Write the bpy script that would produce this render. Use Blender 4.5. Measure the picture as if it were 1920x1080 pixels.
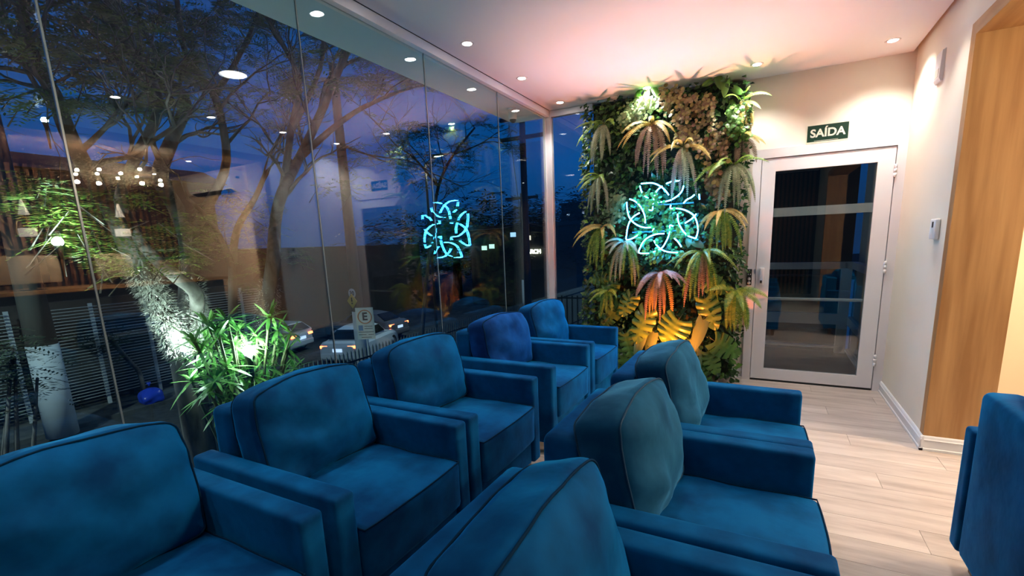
import bpy, math, random
from mathutils import Vector, Matrix, noise

R = random.Random(7)
PI = math.pi
scene = bpy.context.scene
for o in list(bpy.data.objects):
    bpy.data.objects.remove(o)
COL = scene.collection

# ------------------------------------------------------------------ camera, world, exposure
CAM_H = 1.36
F, CX, CY = 868.92, 981.61, 620.56          # focal length and principal point, in pixels of the 1920 x 1080 frame
yaw, pitch, roll = (math.radians(a) for a in (27.7206, 10.7176, -2.0802))
def _m(rows): return Matrix(rows)
_base = _m(((1, 0, 0), (0, 0, -1), (0, 1, 0)))
_yaw = _m(((math.cos(yaw), math.sin(yaw), 0), (-math.sin(yaw), math.cos(yaw), 0), (0, 0, 1)))
_pit = _m(((1, 0, 0), (0, math.cos(pitch), -math.sin(pitch)), (0, math.sin(pitch), math.cos(pitch))))
_rol = _m(((math.cos(roll), -math.sin(roll), 0), (math.sin(roll), math.cos(roll), 0), (0, 0, 1)))
RC = _rol @ _pit @ _base @ _yaw             # world to camera (x right, y down, z forward)
cam_data = bpy.data.cameras.new('camera')
cam = bpy.data.objects.new('camera', cam_data)
COL.objects.link(cam)
rx, dn, fw = RC[0], RC[1], RC[2]
cam.matrix_world = Matrix(((rx[0], -dn[0], -fw[0], 0), (rx[1], -dn[1], -fw[1], 0), (rx[2], -dn[2], -fw[2], CAM_H), (0, 0, 0, 1)))
cam_data.sensor_width = 36
cam_data.lens = F / 1920 * 36
cam_data.shift_x = (960 - CX) / 1920
cam_data.shift_y = (CY - 540) / 1920
cam_data.clip_start = 0.02
cam_data.clip_end = 400
scene.camera = cam

def ray(px, py):
    return RC.transposed() @ Vector(((px - CX) / F, (py - CY) / F, 1))
def atX(px, py, X): d = ray(px, py); return d * (X / d.x) + Vector((0, 0, CAM_H))
def atY(px, py, Y): d = ray(px, py); return d * (Y / d.y) + Vector((0, 0, CAM_H))
def atZ(px, py, z): d = ray(px, py); return d * ((z - CAM_H) / d.z) + Vector((0, 0, CAM_H))

world = bpy.data.worlds.new('dusk')
scene.world = world
world.use_nodes = True
nt = world.node_tree
bg = nt.nodes['Background']
tc = nt.nodes.new('ShaderNodeTexCoord'); sp = nt.nodes.new('ShaderNodeSeparateXYZ'); cr = nt.nodes.new('ShaderNodeValToRGB')
nt.links.new(tc.outputs['Generated'], sp.inputs[0]); nt.links.new(sp.outputs['Z'], cr.inputs[0]); nt.links.new(cr.outputs[0], bg.inputs[0])
cr.color_ramp.elements[0].position = 0.0; cr.color_ramp.elements[0].color = (0.008, 0.046, 0.155, 1)
cr.color_ramp.elements[1].position = 0.75; cr.color_ramp.elements[1].color = (0.001, 0.022, 0.11, 1)
e = cr.color_ramp.elements.new(0.16); e.color = (0.001, 0.075, 0.30, 1)
bg.inputs[1].default_value = 1.0

vs = scene.view_settings
vs.view_transform = 'Standard'; vs.look = 'None'; vs.gamma = 1; vs.use_curve_mapping = False
vs.exposure = 0.0
cy = scene.cycles
cy.max_bounces = 6; cy.diffuse_bounces = 2; cy.glossy_bounces = 3; cy.transmission_bounces = 4
cy.transparent_max_bounces = 20
cy.caustics_reflective = False; cy.caustics_refractive = False
cy.sample_clamp_indirect = 40.0
cy.use_denoising = True
cy.use_adaptive_sampling = True; cy.adaptive_threshold = 0.04

WARM = (1.0, 0.86, 0.70); NEUTRAL = (1.0, 0.96, 0.89)
DOWN_W = 30.0

# ------------------------------------------------------------------ materials
MATS = {}
def principled(name, color, rough=0.5, metal=0.0, **k):
    m = bpy.data.materials.new(name); m.use_nodes = True
    b = m.node_tree.nodes['Principled BSDF']
    b.inputs['Base Color'].default_value = (*color, 1)
    b.inputs['Roughness'].default_value = rough
    b.inputs['Metallic'].default_value = metal
    for key, v in k.items():
        s = b.inputs[key.replace('_', ' ')]
        s.default_value = (*v, 1) if isinstance(v, tuple) else v
    MATS[name] = m
    return m
def nodes(m): return m.node_tree.nodes, m.node_tree.links, m.node_tree.nodes['Principled BSDF']
def add_noise_color(m, c1, c2, scale=8.0, stretch=(1, 1, 1), detail=4, lo=0.35, hi=0.65, coord='Object', bump=0.0, bump_scale=None):
    n, l, b = nodes(m)
    t = n.new('ShaderNodeTexCoord'); mp = n.new('ShaderNodeMapping'); nz = n.new('ShaderNodeTexNoise'); r = n.new('ShaderNodeValToRGB')
    mp.inputs['Scale'].default_value = stretch
    nz.inputs['Scale'].default_value = scale; nz.inputs['Detail'].default_value = detail
    l.new(t.outputs[coord], mp.inputs[0]); l.new(mp.outputs[0], nz.inputs[0]); l.new(nz.outputs[0], r.inputs[0])
    r.color_ramp.elements[0].position = lo; r.color_ramp.elements[0].color = (*c1, 1)
    r.color_ramp.elements[1].position = hi; r.color_ramp.elements[1].color = (*c2, 1)
    l.new(r.outputs[0], b.inputs['Base Color'])
    if bump:
        bp = n.new('ShaderNodeBump'); bp.inputs['Strength'].default_value = bump; bp.inputs['Distance'].default_value = 0.01
        n2 = n.new('ShaderNodeTexNoise'); n2.inputs['Scale'].default_value = bump_scale or scale * 3
        l.new(mp.outputs[0], n2.inputs[0]); l.new(n2.outputs[0], bp.inputs['Height']); l.new(bp.outputs[0], b.inputs['Normal'])
    return r
def emissive(name, color, strength, base=(0.8, 0.8, 0.8)):
    m = principled(name, base, 0.4)
    b = m.node_tree.nodes['Principled BSDF']
    b.inputs['Emission Color'].default_value = (*color, 1); b.inputs['Emission Strength'].default_value = strength
    return m
def leaf_mat(name, c1, c2, rough=0.45, trans=0.25):
    m = principled(name, c1, rough)
    n, l, b = nodes(m)
    g = n.new('ShaderNodeNewGeometry'); oi = n.new('ShaderNodeObjectInfo'); ad = n.new('ShaderNodeMath'); ad.operation = 'ADD'
    fr = n.new('ShaderNodeMath'); fr.operation = 'FRACT'; r = n.new('ShaderNodeValToRGB')
    l.new(g.outputs['Random Per Island'], ad.inputs[0]); l.new(oi.outputs['Random'], ad.inputs[1]); l.new(ad.outputs[0], fr.inputs[0]); l.new(fr.outputs[0], r.inputs[0])
    r.color_ramp.elements[0].color = (*c1, 1); r.color_ramp.elements[1].color = (*c2, 1)
    l.new(r.outputs[0], b.inputs['Base Color'])
    tr = n.new('ShaderNodeBsdfTranslucent'); mx = n.new('ShaderNodeMixShader'); mx.inputs[0].default_value = trans
    l.new(r.outputs[0], tr.inputs[0]); l.new(b.outputs[0], mx.inputs[1]); l.new(tr.outputs[0], mx.inputs[2])
    l.new(mx.outputs[0], n['Material Output'].inputs[0])
    return m
def glass_mat(name, r0=0.045, tint=(0.93, 0.97, 0.97)):
    # thin architectural pane: Schlick reflection on each face, the rest passes straight through
    m = bpy.data.materials.new(name); m.use_nodes = True
    n, l = m.node_tree.nodes, m.node_tree.links
    n.remove(n['Principled BSDF'])
    g = n.new('ShaderNodeNewGeometry'); d = n.new('ShaderNodeVectorMath'); d.operation = 'DOT_PRODUCT'
    ab = n.new('ShaderNodeMath'); ab.operation = 'ABSOLUTE'; om = n.new('ShaderNodeMath'); om.operation = 'SUBTRACT'; om.inputs[0].default_value = 1
    pw = n.new('ShaderNodeMath'); pw.operation = 'POWER'; pw.inputs[1].default_value = 5
    ml = n.new('ShaderNodeMath'); ml.operation = 'MULTIPLY_ADD'; ml.inputs[1].default_value = 1 - r0; ml.inputs[2].default_value = r0
    l.new(g.outputs['Incoming'], d.inputs[0]); l.new(g.outputs['Normal'], d.inputs[1]); l.new(d.outputs['Value'], ab.inputs[0])
    l.new(ab.outputs[0], om.inputs[1]); l.new(om.outputs[0], pw.inputs[0]); l.new(pw.outputs[0], ml.inputs[0])
    t = n.new('ShaderNodeBsdfTransparent'); t.inputs[0].default_value = (*tint, 1)
    gl = n.new('ShaderNodeBsdfGlossy'); gl.inputs['Roughness'].default_value = 0.0; gl.inputs['Color'].default_value = (1, 1, 1, 1)
    mx = n.new('ShaderNodeMixShader')
    l.new(ml.outputs[0], mx.inputs[0]); l.new(t.outputs[0], mx.inputs[1]); l.new(gl.outputs[0], mx.inputs[2]); l.new(mx.outputs[0], n['Material Output'].inputs[0])
    MATS[name] = m
    return m

def wood_mat(name, c1, c2, axis='Z', scale=1.0, rough=0.45):
    m = principled(name, c1, rough)
    st = {'Z': (9, 9, 0.55), 'X': (0.55, 9, 9), 'Y': (9, 0.55, 9)}[axis]
    add_noise_color(m, c1, c2, 2.2 * scale, st, 8, 0.34, 0.68)
    return m

M_wall = principled('cream_wall', (0.82, 0.75, 0.63), 0.75)
add_noise_color(M_wall, (0.81, 0.745, 0.625), (0.83, 0.765, 0.65), 3)
M_ceil = principled('white_ceiling', (0.80, 0.80, 0.82), 0.8)
M_white = principled('white_paint', (0.80, 0.80, 0.82), 0.35)
M_alu = principled('white_aluminium', (0.78, 0.76, 0.78), 0.35)
M_wood = wood_mat('oak_veneer', (0.36, 0.175, 0.062), (0.53, 0.295, 0.118), 'Z')
M_woodX = wood_mat('oak_veneer_lintel', (0.42, 0.20, 0.065), (0.60, 0.33, 0.125), 'Y')
M_slat = wood_mat('walnut_slat', (0.16, 0.065, 0.028), (0.30, 0.13, 0.06), 'Z')
M_legwood = wood_mat('leg_wood', (0.20, 0.11, 0.055), (0.32, 0.19, 0.10), 'X')
M_floor = principled('ash_floorboard', (0.5, 0.45, 0.4), 0.42)
def _floor():
    m = M_floor; n, l, b = nodes(m)
    t = n.new('ShaderNodeTexCoord'); oi = n.new('ShaderNodeObjectInfo'); ad = n.new('ShaderNodeVectorMath'); ad.operation = 'ADD'
    sc = n.new('ShaderNodeVectorMath'); sc.operation = 'SCALE'; sc.inputs['Scale'].default_value = 37
    cb = n.new('ShaderNodeCombineXYZ'); l.new(oi.outputs['Random'], cb.inputs[0]); l.new(oi.outputs['Random'], cb.inputs[1])
    l.new(cb.outputs[0], sc.inputs[0]); l.new(t.outputs['Object'], ad.inputs[0]); l.new(sc.outputs[0], ad.inputs[1])
    mp = n.new('ShaderNodeMapping'); mp.inputs['Scale'].default_value = (0.9, 6.5, 1); l.new(ad.outputs[0], mp.inputs[0])
    nz = n.new('ShaderNodeTexNoise'); nz.inputs['Scale'].default_value = 2.0; nz.inputs['Detail'].default_value = 7; nz.inputs['Roughness'].default_value = 0.62
    l.new(mp.outputs[0], nz.inputs[0])
    r = n.new('ShaderNodeValToRGB'); l.new(nz.outputs[0], r.inputs[0])
    r.color_ramp.elements[0].position = 0.30; r.color_ramp.elements[0].color = (0.37, 0.30, 0.262, 1)
    r.color_ramp.elements[1].position = 0.60; r.color_ramp.elements[1].color = (0.56, 0.482, 0.432, 1)
    hs = n.new('ShaderNodeHueSaturation'); mr = n.new('ShaderNodeMapRange'); mr.inputs['To Min'].default_value = 0.90; mr.inputs['To Max'].default_value = 1.06
    l.new(oi.outputs['Random'], mr.inputs[0]); l.new(mr.outputs[0], hs.inputs['Value']); l.new(r.outputs[0], hs.inputs['Color']); l.new(hs.outputs[0], b.inputs['Base Color'])
_floor()
def velvet(name, c1, c2, sheen):
    m = principled(name, c1, 0.75, 0.0, Sheen_Weight=0.8, Sheen_Roughness=0.35, Sheen_Tint=sheen)
    m.node_tree.nodes['Principled BSDF'].inputs['Specular IOR Level'].default_value = 0.06
    add_noise_color(m, c1, c2, 5.5, (1, 1, 1), 5, 0.36, 0.64, 'Object', 0.25, 16)
    return m
M_velvet = velvet('blue_velvet', (0.0004, 0.036, 0.125), (0.0010, 0.094, 0.270), (0.004, 0.31, 0.78))
M_velvet2 = velvet('slate_blue_velvet', (0.003, 0.048, 0.115), (0.014, 0.105, 0.21), (0.10, 0.40, 0.68))
M_velvet3 = velvet('royal_blue_velvet', (0.001, 0.022, 0.11), (0.004, 0.065, 0.27), (0.02, 0.26, 0.78))
M_pipe = principled('navy_piping', (0.001, 0.022, 0.06), 0.9)
M_pipe2 = principled('slate_piping', (0.004, 0.05, 0.11), 0.9)
M_pipe.node_tree.nodes['Principled BSDF'].inputs['Specular IOR Level'].default_value = 0.1
M_black = principled('black_plastic', (0.006, 0.006, 0.007), 0.4)
M_dark = principled('dark_gap', (0.01, 0.01, 0.01), 0.7)
M_chrome = principled('brushed_steel', (0.6, 0.6, 0.6), 0.3, 1.0)
M_glass = glass_mat('window_glass', 0.058, (0.90, 0.95, 0.95))
M_doorglass = glass_mat('door_glass', 0.07, (0.72, 0.78, 0.78))
M_seam = principled('clear_silicone', (0.16, 0.21, 0.23), 0.25)
M_signgreen = principled('sign_green', (0.003, 0.032, 0.016), 0.4)
M_signwhite = principled('sign_cream', (0.72, 0.72, 0.60), 0.5)
M_signedge = principled('sign_edge', (0.75, 0.70, 0.55), 0.5)
M_lamp = emissive('lamp_white', (1.0, 0.97, 0.93), 30)
M_lampbig = emissive('lamp_panel', (1.0, 0.96, 0.9), 14)
M_neon = emissive('neon_cyan', (0.035, 0.42, 1.0), 115, (0.9, 0.95, 1))
M_neonglow = emissive('neon_sleeve', (0.0, 0.13, 0.55), 7.0, (0.1, 0.4, 0.6))
M_bark = principled('tree_bark', (0.13, 0.115, 0.10), 0.9)
add_noise_color(M_bark, (0.03, 0.027, 0.024), (0.13, 0.12, 0.11), 6, (1, 1, 0.35), 6, 0.35, 0.65, 'Object', 0.6, 18)
M_lichen = leaf_mat('epiphyte', (0.42, 0.42, 0.38), (0.62, 0.62, 0.58), 0.8, 0.1)
M_treeleaf = leaf_mat('tree_leaf', (0.03, 0.075, 0.010), (0.11, 0.19, 0.028), 0.5, 0.35)
M_drac = leaf_mat('strap_leaf', (0.05, 0.22, 0.035), (0.26, 0.52, 0.15), 0.35, 0.2)
M_stem = principled('green_stem', (0.10, 0.12, 0.05), 0.7)
M_concrete = principled('pavement', (0.055, 0.06, 0.06), 0.9)
add_noise_color(M_concrete, (0.04, 0.045, 0.045), (0.09, 0.095, 0.09), 2.5, bump=0.2)
M_asphalt = principled('asphalt', (0.03, 0.034, 0.036), 0.8)
add_noise_color(M_asphalt, (0.024, 0.028, 0.03), (0.05, 0.055, 0.055), 5, bump=0.2)
M_iron = principled('dark_iron', (0.03, 0.04, 0.042), 0.5, 0.4)
M_picket = principled('floodlit_picket', (0.16, 0.20, 0.20), 0.5)  # paler than the iron rails, floodlight on the pickets put into colour
M_louver = principled('white_louver', (0.50, 0.54, 0.55), 0.5)
M_poleW = principled('whitewashed_concrete', (0.48, 0.53, 0.56), 0.8)
M_pole = principled('grey_concrete', (0.11, 0.11, 0.10), 0.9)
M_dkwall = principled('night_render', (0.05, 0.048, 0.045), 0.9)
M_farleaf = leaf_mat('far_leaf', (0.012, 0.025, 0.010), (0.025, 0.045, 0.018), 0.7, 0.1)

# ------------------------------------------------------------------ mesh building
class MB:
    def __init__(s): s.v = []; s.f = []; s.sm = []
    def add(s, v, f, smooth=False):
        n = len(s.v); s.v.extend(tuple(p) for p in v); s.f.extend(tuple(i + n for i in q) for q in f); s.sm.extend([smooth] * len(f)); return s
    def box(s, x0, x1, y0, y1, z0, z1, M=None):
        v = [Vector(p) for p in ((x0, y0, z0), (x1, y0, z0), (x1, y1, z0), (x0, y1, z0), (x0, y0, z1), (x1, y0, z1), (x1, y1, z1), (x0, y1, z1))]
        if M: v = [M @ p for p in v]
        return s.add(v, [(0, 3, 2, 1), (4, 5, 6, 7), (0, 1, 5, 4), (1, 2, 6, 5), (2, 3, 7, 6), (3, 0, 4, 7)])
    def rbox(s, cx, cy_, cz, hx, hy, hz, r=0.02, n=4, seg=3, M=None, fn=None):
        """rounded box: n inner divisions, seg divisions on each rounded edge; fn deforms the local point"""
        def pts(h):
            a = [-h + r * (1 - math.cos(PI / 2 * i / seg)) for i in range(seg)]
            b = [-(h - r) + 2 * (h - r) * i / n for i in range(n + 1)]
            return a + b + [-q for q in reversed(a)]
        ax = [pts(hx), pts(hy), pts(hz)]; h = (hx, hy, hz)
        idx = {}; vs_ = []; fs = []
        def vid(p):
            q = [max(-(h[i] - r), min(h[i] - r, p[i])) for i in range(3)]
            d = Vector([p[i] - q[i] for i in range(3)])
            if d.length > 1e-9: d = d.normalized() * r
            P = Vector(q) + d
            k = tuple(round(c, 5) for c in P)
            if k not in idx:
                idx[k] = len(vs_)
                if fn: P = fn(P)
                P = P + Vector((cx, cy_, cz))
                vs_.append(M @ P if M else P)
            return idx[k]
        for a in range(3):
            b, c = (a + 1) % 3, (a + 2) % 3
            for sg in (-1, 1):
                for i in range(len(ax[b]) - 1):
                    for j in range(len(ax[c]) - 1):
                        q = []
                        for (u, w) in ((i, j), (i + 1, j), (i + 1, j + 1), (i, j + 1)):
                            p = [0, 0, 0]; p[a] = sg * h[a]; p[b] = ax[b][u]; p[c] = ax[c][w]; q.append(vid(p))
                        q2 = []
                        for z in q:
                            if z not in q2: q2.append(z)
                        if len(q2) > 2: fs.append(q2 if sg > 0 else q2[::-1])
        return s.add(vs_, fs, True)
    def tube(s, pts, rad, k=8, caps=True, smooth=True, closed=False):
        pts = [Vector(p) for p in pts]; n = len(pts)
        if not hasattr(rad, '__len__'): rad = [rad] * n
        up = None; v = []
        for i, p in enumerate(pts):
            if closed: t = pts[(i + 1) % n] - pts[i - 1]
            else: t = pts[min(i + 1, n - 1)] - pts[max(i - 1, 0)]
            if t.length < 1e-9: t = Vector((0, 0, 1))
            t.normalize()
            if up is None: up = Vector((1, 0, 0)) if abs(t.x) < 0.8 else Vector((0, 1, 0))
            a = up - t * up.dot(t)
            if a.length < 1e-5: a = t.orthogonal()
            a.normalize(); b = t.cross(a); up = a
            v += [p + (a * math.cos(2 * PI * j / k) + b * math.sin(2 * PI * j / k)) * rad[i] for j in range(k)]
        f = []
        for i in range(n if closed else n - 1):
            i2 = (i + 1) % n
            for j in range(k):
                f.append((i * k + j, i * k + (j + 1) % k, i2 * k + (j + 1) % k, i2 * k + j))
        if caps and not closed: f += [tuple(range(k - 1, -1, -1)), tuple((n - 1) * k + j for j in range(k))]
        return s.add(v, f, smooth)
    def lathe(s, prof, c=(0, 0, 0), k=20, axis='Z', smooth=True):
        v = []; f = []; n = len(prof)
        for (r, z) in prof:
            for j in range(k):
                a = 2 * PI * j / k; p = (r * math.cos(a), r * math.sin(a), z)
                if axis == 'X': p = (z, p[0], p[1])
                if axis == 'Y': p = (p[0], z, p[1])
                v.append(Vector(p) + Vector(c))
        for i in range(n - 1):
            for j in range(k):
                f.append((i * k + j, i * k + (j + 1) % k, (i + 1) * k + (j + 1) % k, (i + 1) * k + j))
        f += [tuple(range(k - 1, -1, -1)), tuple((n - 1) * k + j for j in range(k))]
        return s.add(v, f, smooth)
    def ball(s, c, r, k=10, h=6, sc=(1, 1, 1)):
        v = []; f = []
        for i in range(h + 1):
            t = PI * i / h
            for j in range(k):
                a = 2 * PI * j / k
                v.append(Vector((c[0] + sc[0] * r * math.sin(t) * math.cos(a), c[1] + sc[1] * r * math.sin(t) * math.sin(a), c[2] + sc[2] * r * math.cos(t))))
        for i in range(h):
            for j in range(k): f.append((i * k + j, (i + 1) * k + j, (i + 1) * k + (j + 1) % k, i * k + (j + 1) % k))
        return s.add(v, f, True)
    def prism(s, poly, y0, y1, M=None, axis='Y'):
        """polygon in (x, z) extruded along y"""
        n = len(poly)
        def P(a, b, y): return {'Y': Vector((a, y, b)), 'X': Vector((y, a, b)), 'Z': Vector((a, b, y))}[axis]
        v = [P(a, b, y0) for a, b in poly] + [P(a, b, y1) for a, b in poly]
        if M: v = [M @ p for p in v]
        f = [tuple(range(n)), tuple(range(2 * n - 1, n - 1, -1))] + [(i, i + n, (i + 1) % n + n, (i + 1) % n) for i in range(n)]
        return s.add(v, f)
    def leaf(s, p, d, nrm, L, W, fold=0.15, bend=0.0):
        d = d.normalized(); side = d.cross(nrm)
        if side.length < 1e-4: side = d.orthogonal()
        side.normalize(); nn = side.cross(d)
        a = p + d * L * 0.45 - nn * bend * L * 0.1; t = p + d * L - nn * bend * L * 0.5
        v = [p, a + side * W / 2 + nn * fold * W, t, a - side * W / 2 + nn * fold * W, a]
        return s.add(v, [(0, 1, 4), (1, 2, 4), (0, 4, 3), (4, 2, 3)])
    def disc(s, p, nrm, r, k=7, squash=1.0):
        nrm = nrm.normalized(); a = nrm.orthogonal().normalized(); b = nrm.cross(a)
        v = [p + nrm * r * 0.12] + [p + a * r * math.cos(2 * PI * j / k) + b * r * squash * math.sin(2 * PI * j / k) for j in range(k)]
        return s.add(v, [(0, 1 + j, 1 + (j + 1) % k) for j in range(k)])
    def strap(s, p, d, L, W, droop=0.5, n=5):
        d = d.normalized(); side = d.cross(Vector((0, 0, 1)))
        if side.length < 1e-3: side = Vector((1, 0, 0))
        side.normalize(); v = []
        for i in range(n + 1):
            t = i / n; c = p + d * L * t + Vector((0, 0, -droop * L * t * t))
            w = W * (0.55 + 0.9 * t) * (1 - t ** 3) + 0.001
            v += [c - side * w / 2, c + side * w / 2]
        return s.add(v, [(2 * i, 2 * i + 1, 2 * i + 3, 2 * i + 2) for i in range(n)], True)
    def mesh(s, name, mat):
        me = bpy.data.meshes.new(name); me.from_pydata(s.v, [], s.f)
        me.polygons.foreach_set('use_smooth', s.sm); me.update()
        if mat: me.materials.append(mat)
        return me

WM = {}
def link(o, parent=None, world_coords=True):
    COL.objects.link(o)
    if parent is not None:
        o.parent = parent
        if world_coords: o.matrix_parent_inverse = WM[parent].inverted() if parent in WM else Matrix.Identity(4)
    WM[o] = (WM.get(parent, Matrix.Identity(4)) if (parent is not None and not world_coords) else Matrix.Identity(4)) @ (o.matrix_basis if not world_coords else Matrix.Identity(4))
    return o
def obj(name, mb, mat, parent=None, local=False):
    me = mb if isinstance(mb, bpy.types.Mesh) else mb.mesh(name, mat)
    return link(bpy.data.objects.new(name, me), parent, not local)
def tag(o, label=None, cat=None, group=None, kind=None):
    if label: o['label'] = label
    if cat: o['category'] = cat
    if group: o['group'] = group
    if kind: o['kind'] = kind
    return o
def thing(name, label, cat, loc=(0, 0, 0), rz=0.0, group=None):
    o = bpy.data.objects.new(name, None); o.empty_display_size = 0.1
    o.location = loc; o.rotation_euler = (0, 0, rz); COL.objects.link(o)
    WM[o] = Matrix.Translation(loc) @ Matrix.Rotation(rz, 4, 'Z')
    return tag(o, label, cat, group)
def struct(name, mb, mat, parent=None, label=None):
    o = obj(name, mb, mat, parent)
    if parent is None: o['kind'] = 'structure'
    if label: o['label'] = label
    return o
def text_obj(name, txt, size, M, mat, parent, depth=0.002, align='CENTER'):
    c = bpy.data.curves.new(name, 'FONT'); c.body = txt; c.size = size; c.extrude = depth; c.align_x = align; c.align_y = 'CENTER'; c.offset = 0.028 * size
    t = bpy.data.objects.new(name, c); COL.objects.link(t)
    dg = bpy.context.evaluated_depsgraph_get(); me = bpy.data.meshes.new_from_object(t.evaluated_get(dg))
    bpy.data.objects.remove(t); me.transform(M); me.materials.clear(); me.materials.append(mat)
    return link(bpy.data.objects.new(name, me), parent)
def light(name, kind, loc, power, color, parent=None, target=None, **k):
    d = bpy.data.lights.new(name, kind); d.energy = power; d.color = color
    for a, b in k.items(): setattr(d, a, b)
    o = bpy.data.objects.new(name, d)
    o.location = loc
    if target is not None: o.rotation_euler = (Vector(target) - Vector(loc)).to_track_quat('-Z', 'Y').to_euler()
    COL.objects.link(o)
    if parent is not None:
        o.parent = parent; o.matrix_parent_inverse = WM[parent].inverted()
    return o

# ------------------------------------------------------------------ room shell
GX = -2.10; BY = 4.80; CEIL = 2.683; WX = 0.930; GY = 4.69; FRONT = -2.7
struct('ceiling', MB().box(-2.12, 0.905, FRONT, BY + 0.05, CEIL, CEIL + 0.06), M_ceil)
struct('ceiling_slab', MB().box(-2.12, 1.25, FRONT, BY + 0.1, CEIL + 0.10, CEIL + 0.16), M_dkwall)
# soffit outside the glass
struct('soffit', MB().box(-2.60, -2.14, FRONT, 4.88, CEIL - 0.003, CEIL + 0.25).box(-2.14, -1.55, 4.73, 4.88, CEIL - 0.003, CEIL + 0.25), principled('soffit_cool_cast', (0.50, 0.68, 0.76), 0.8))  # teal of room light and mirrored ceiling put into this colour
# right wall with the portal opening
PY = 3.542; PO = 3.615; PT = 2.37; PTO = 2.44; PB = 1.23; PN = -0.9
w = MB().box(WX, PB, PO, BY + 0.12, 0, CEIL + 0.1).box(WX, PB, FRONT, PO, PTO, CEIL + 0.1).box(WX, PB, FRONT, PN - 0.07, 0, PTO)
struct('wall_right', w, M_wall)
tr = struct('trim_1', MB().box(WX - 0.003, PB + 0.003, PY, PO, 0.0, PTO), M_wood, label='oak lined portal jamb facing the seating area')
struct('lintel_lining', MB().box(WX - 0.003, PB + 0.003, PN - 0.07, PY, PT, PTO), M_woodX, tr)
struct('near_jamb', MB().box(WX - 0.003, PB + 0.003, PN - 0.07, PN, 0.0, PT), M_wood, tr)
def baseboard(mb, p0, p1, nrm):
    """moulded skirting from p0 to p1 with its face towards nrm"""
    p0 = Vector(p0); p1 = Vector(p1); n_ = Vector(nrm)
    prof = [(0, 0), (0.017, 0), (0.017, 0.014), (0.012, 0.018), (0.012, 0.066), (0.016, 0.07), (0.012, 0.076), (0.009, 0.088), (0.004, 0.095), (0, 0.095)]
    v = [p + n_ * a + Vector((0, 0, b)) for p in (p0, p1) for a, b in prof]; k = len(prof)
    f = [tuple(range(k)), tuple(range(2 * k - 1, k - 1, -1))] + [(i, (i + 1) % k, (i + 1) % k + k, i + k) for i in range(k)]
    mb.add(v, f)
b = MB(); baseboard(b, (WX, PY - 0.017, 0), (WX, BY, 0), (-1, 0, 0)); baseboard(b, (WX - 0.017, PY, 0), (PB, PY, 0), (0, -1, 0))
struct('baseboard_right', b, M_white)
b = MB(); baseboard(b, (-1.62, BY, 0), (-0.152, BY, 0), (0, -1, 0)); struct('baseboard_back', b, M_white)
# back wall
w = MB().box(-1.62, -0.152, BY, BY + 0.16, 0, CEIL + 0.1).box(-0.152, WX, BY, BY + 0.16, 2.088, CEIL + 0.1)
struct('wall_back', w, M_wall)
# floor boards
fl = struct('floor', MB().box(-2.14, 5.1, FRONT, BY + 0.02, -0.12, -0.006), M_dark)
pw, plen = 0.186, 1.22
pm = MB().box(-plen / 2 + 0.0008, plen / 2 - 0.0008, -pw / 2 + 0.0008, pw / 2 - 0.0008, -0.006, 0.0).mesh('plank', M_floor)
row = 0; y = -1.2
while y < BY - 0.02:
    off = (row * 0.43) % plen
    x = -2.12 - off + plen / 2
    while x - plen / 2 < 2.4:
        x0, x1 = max(-2.12, x - plen / 2), min(2.6, x + plen / 2)
        y1 = min(y + pw, BY)
        if x1 - x0 > 0.03:
            if x1 - x0 > plen - 0.01 and y1 - y > pw - 0.01: me = pm; cxx = (x0 + x1) / 2; cyy = y + pw / 2
            else:
                cxx = (x0 + x1) / 2; cyy = (y + y1) / 2
                me = MB().box(x0 - cxx + 0.0008, x1 - cxx - 0.0008, y - cyy + 0.0008, y1 - cyy - 0.0008, -0.006, 0).mesh('plank', M_floor)
            o = bpy.data.objects.new('plank', me); o.location = (cxx, cyy, 0); COL.objects.link(o); o.parent = fl
        x += plen
    y += pw; row += 1
struct('floor_rear', MB().box(-2.12, 5.1, FRONT, -1.2, -0.006, 0.0).box(2.6, 5.1, -1.2, BY, -0.006, 0.0), M_floor)
# glazing
seams = [-2.6, -1.18, -0.21, 0.757, 1.737, 2.706, 3.668, 4.64]
tr = struct('trim_2', MB().box(GX - 0.03, GX + 0.045, FRONT, 4.64, 2.622, CEIL - 0.004), M_alu, label='white head rail over the long glass wall')
struct('shadow_gap', MB().box(GX + 0.045, GX + 0.049, FRONT, 4.64, CEIL - 0.004, CEIL - 0.0005), M_dark, tr)
struct('bottom_rail', MB().box(GX - 0.03, GX + 0.03, FRONT, 4.64, 0.0, 0.05), M_alu, tr)
tr = struct('trim_3', MB().box(-2.045, -1.60, GY - 0.03, GY + 0.03, 2.622, CEIL - 0.004), M_alu, label='white head rail over the narrow end window')
struct('bottom_rail', MB().box(-2.045, -1.60, GY - 0.03, GY + 0.03, 0.0, 0.05), M_alu, tr)
tr = struct('trim_4', MB().box(-2.105, -2.045, 4.655, 4.72, 0, CEIL - 0.004), M_alu, label='white corner post where the glass walls meet')
struct('post_rib', MB().box(-2.125, -2.105, 4.64, 4.70, 0, CEIL - 0.004), M_white, tr)
for i in range(len(seams) - 1):
    g = struct('window_%d' % (i + 1), MB().box(GX - 0.005, GX + 0.005, seams[i] + 0.004, seams[i + 1] - 0.004, 0.05, 2.622), M_glass)
    if i < len(seams) - 2:
        struct('seam', MB().box(GX - 0.004, GX + 0.004, seams[i + 1] - 0.003, seams[i + 1] + 0.003, 0.05, 2.622), M_seam, g)
struct('window_9', MB().box(-2.045, -1.60, GY - 0.005, GY + 0.005, 0.05, 2.622), M_glass)
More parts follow.
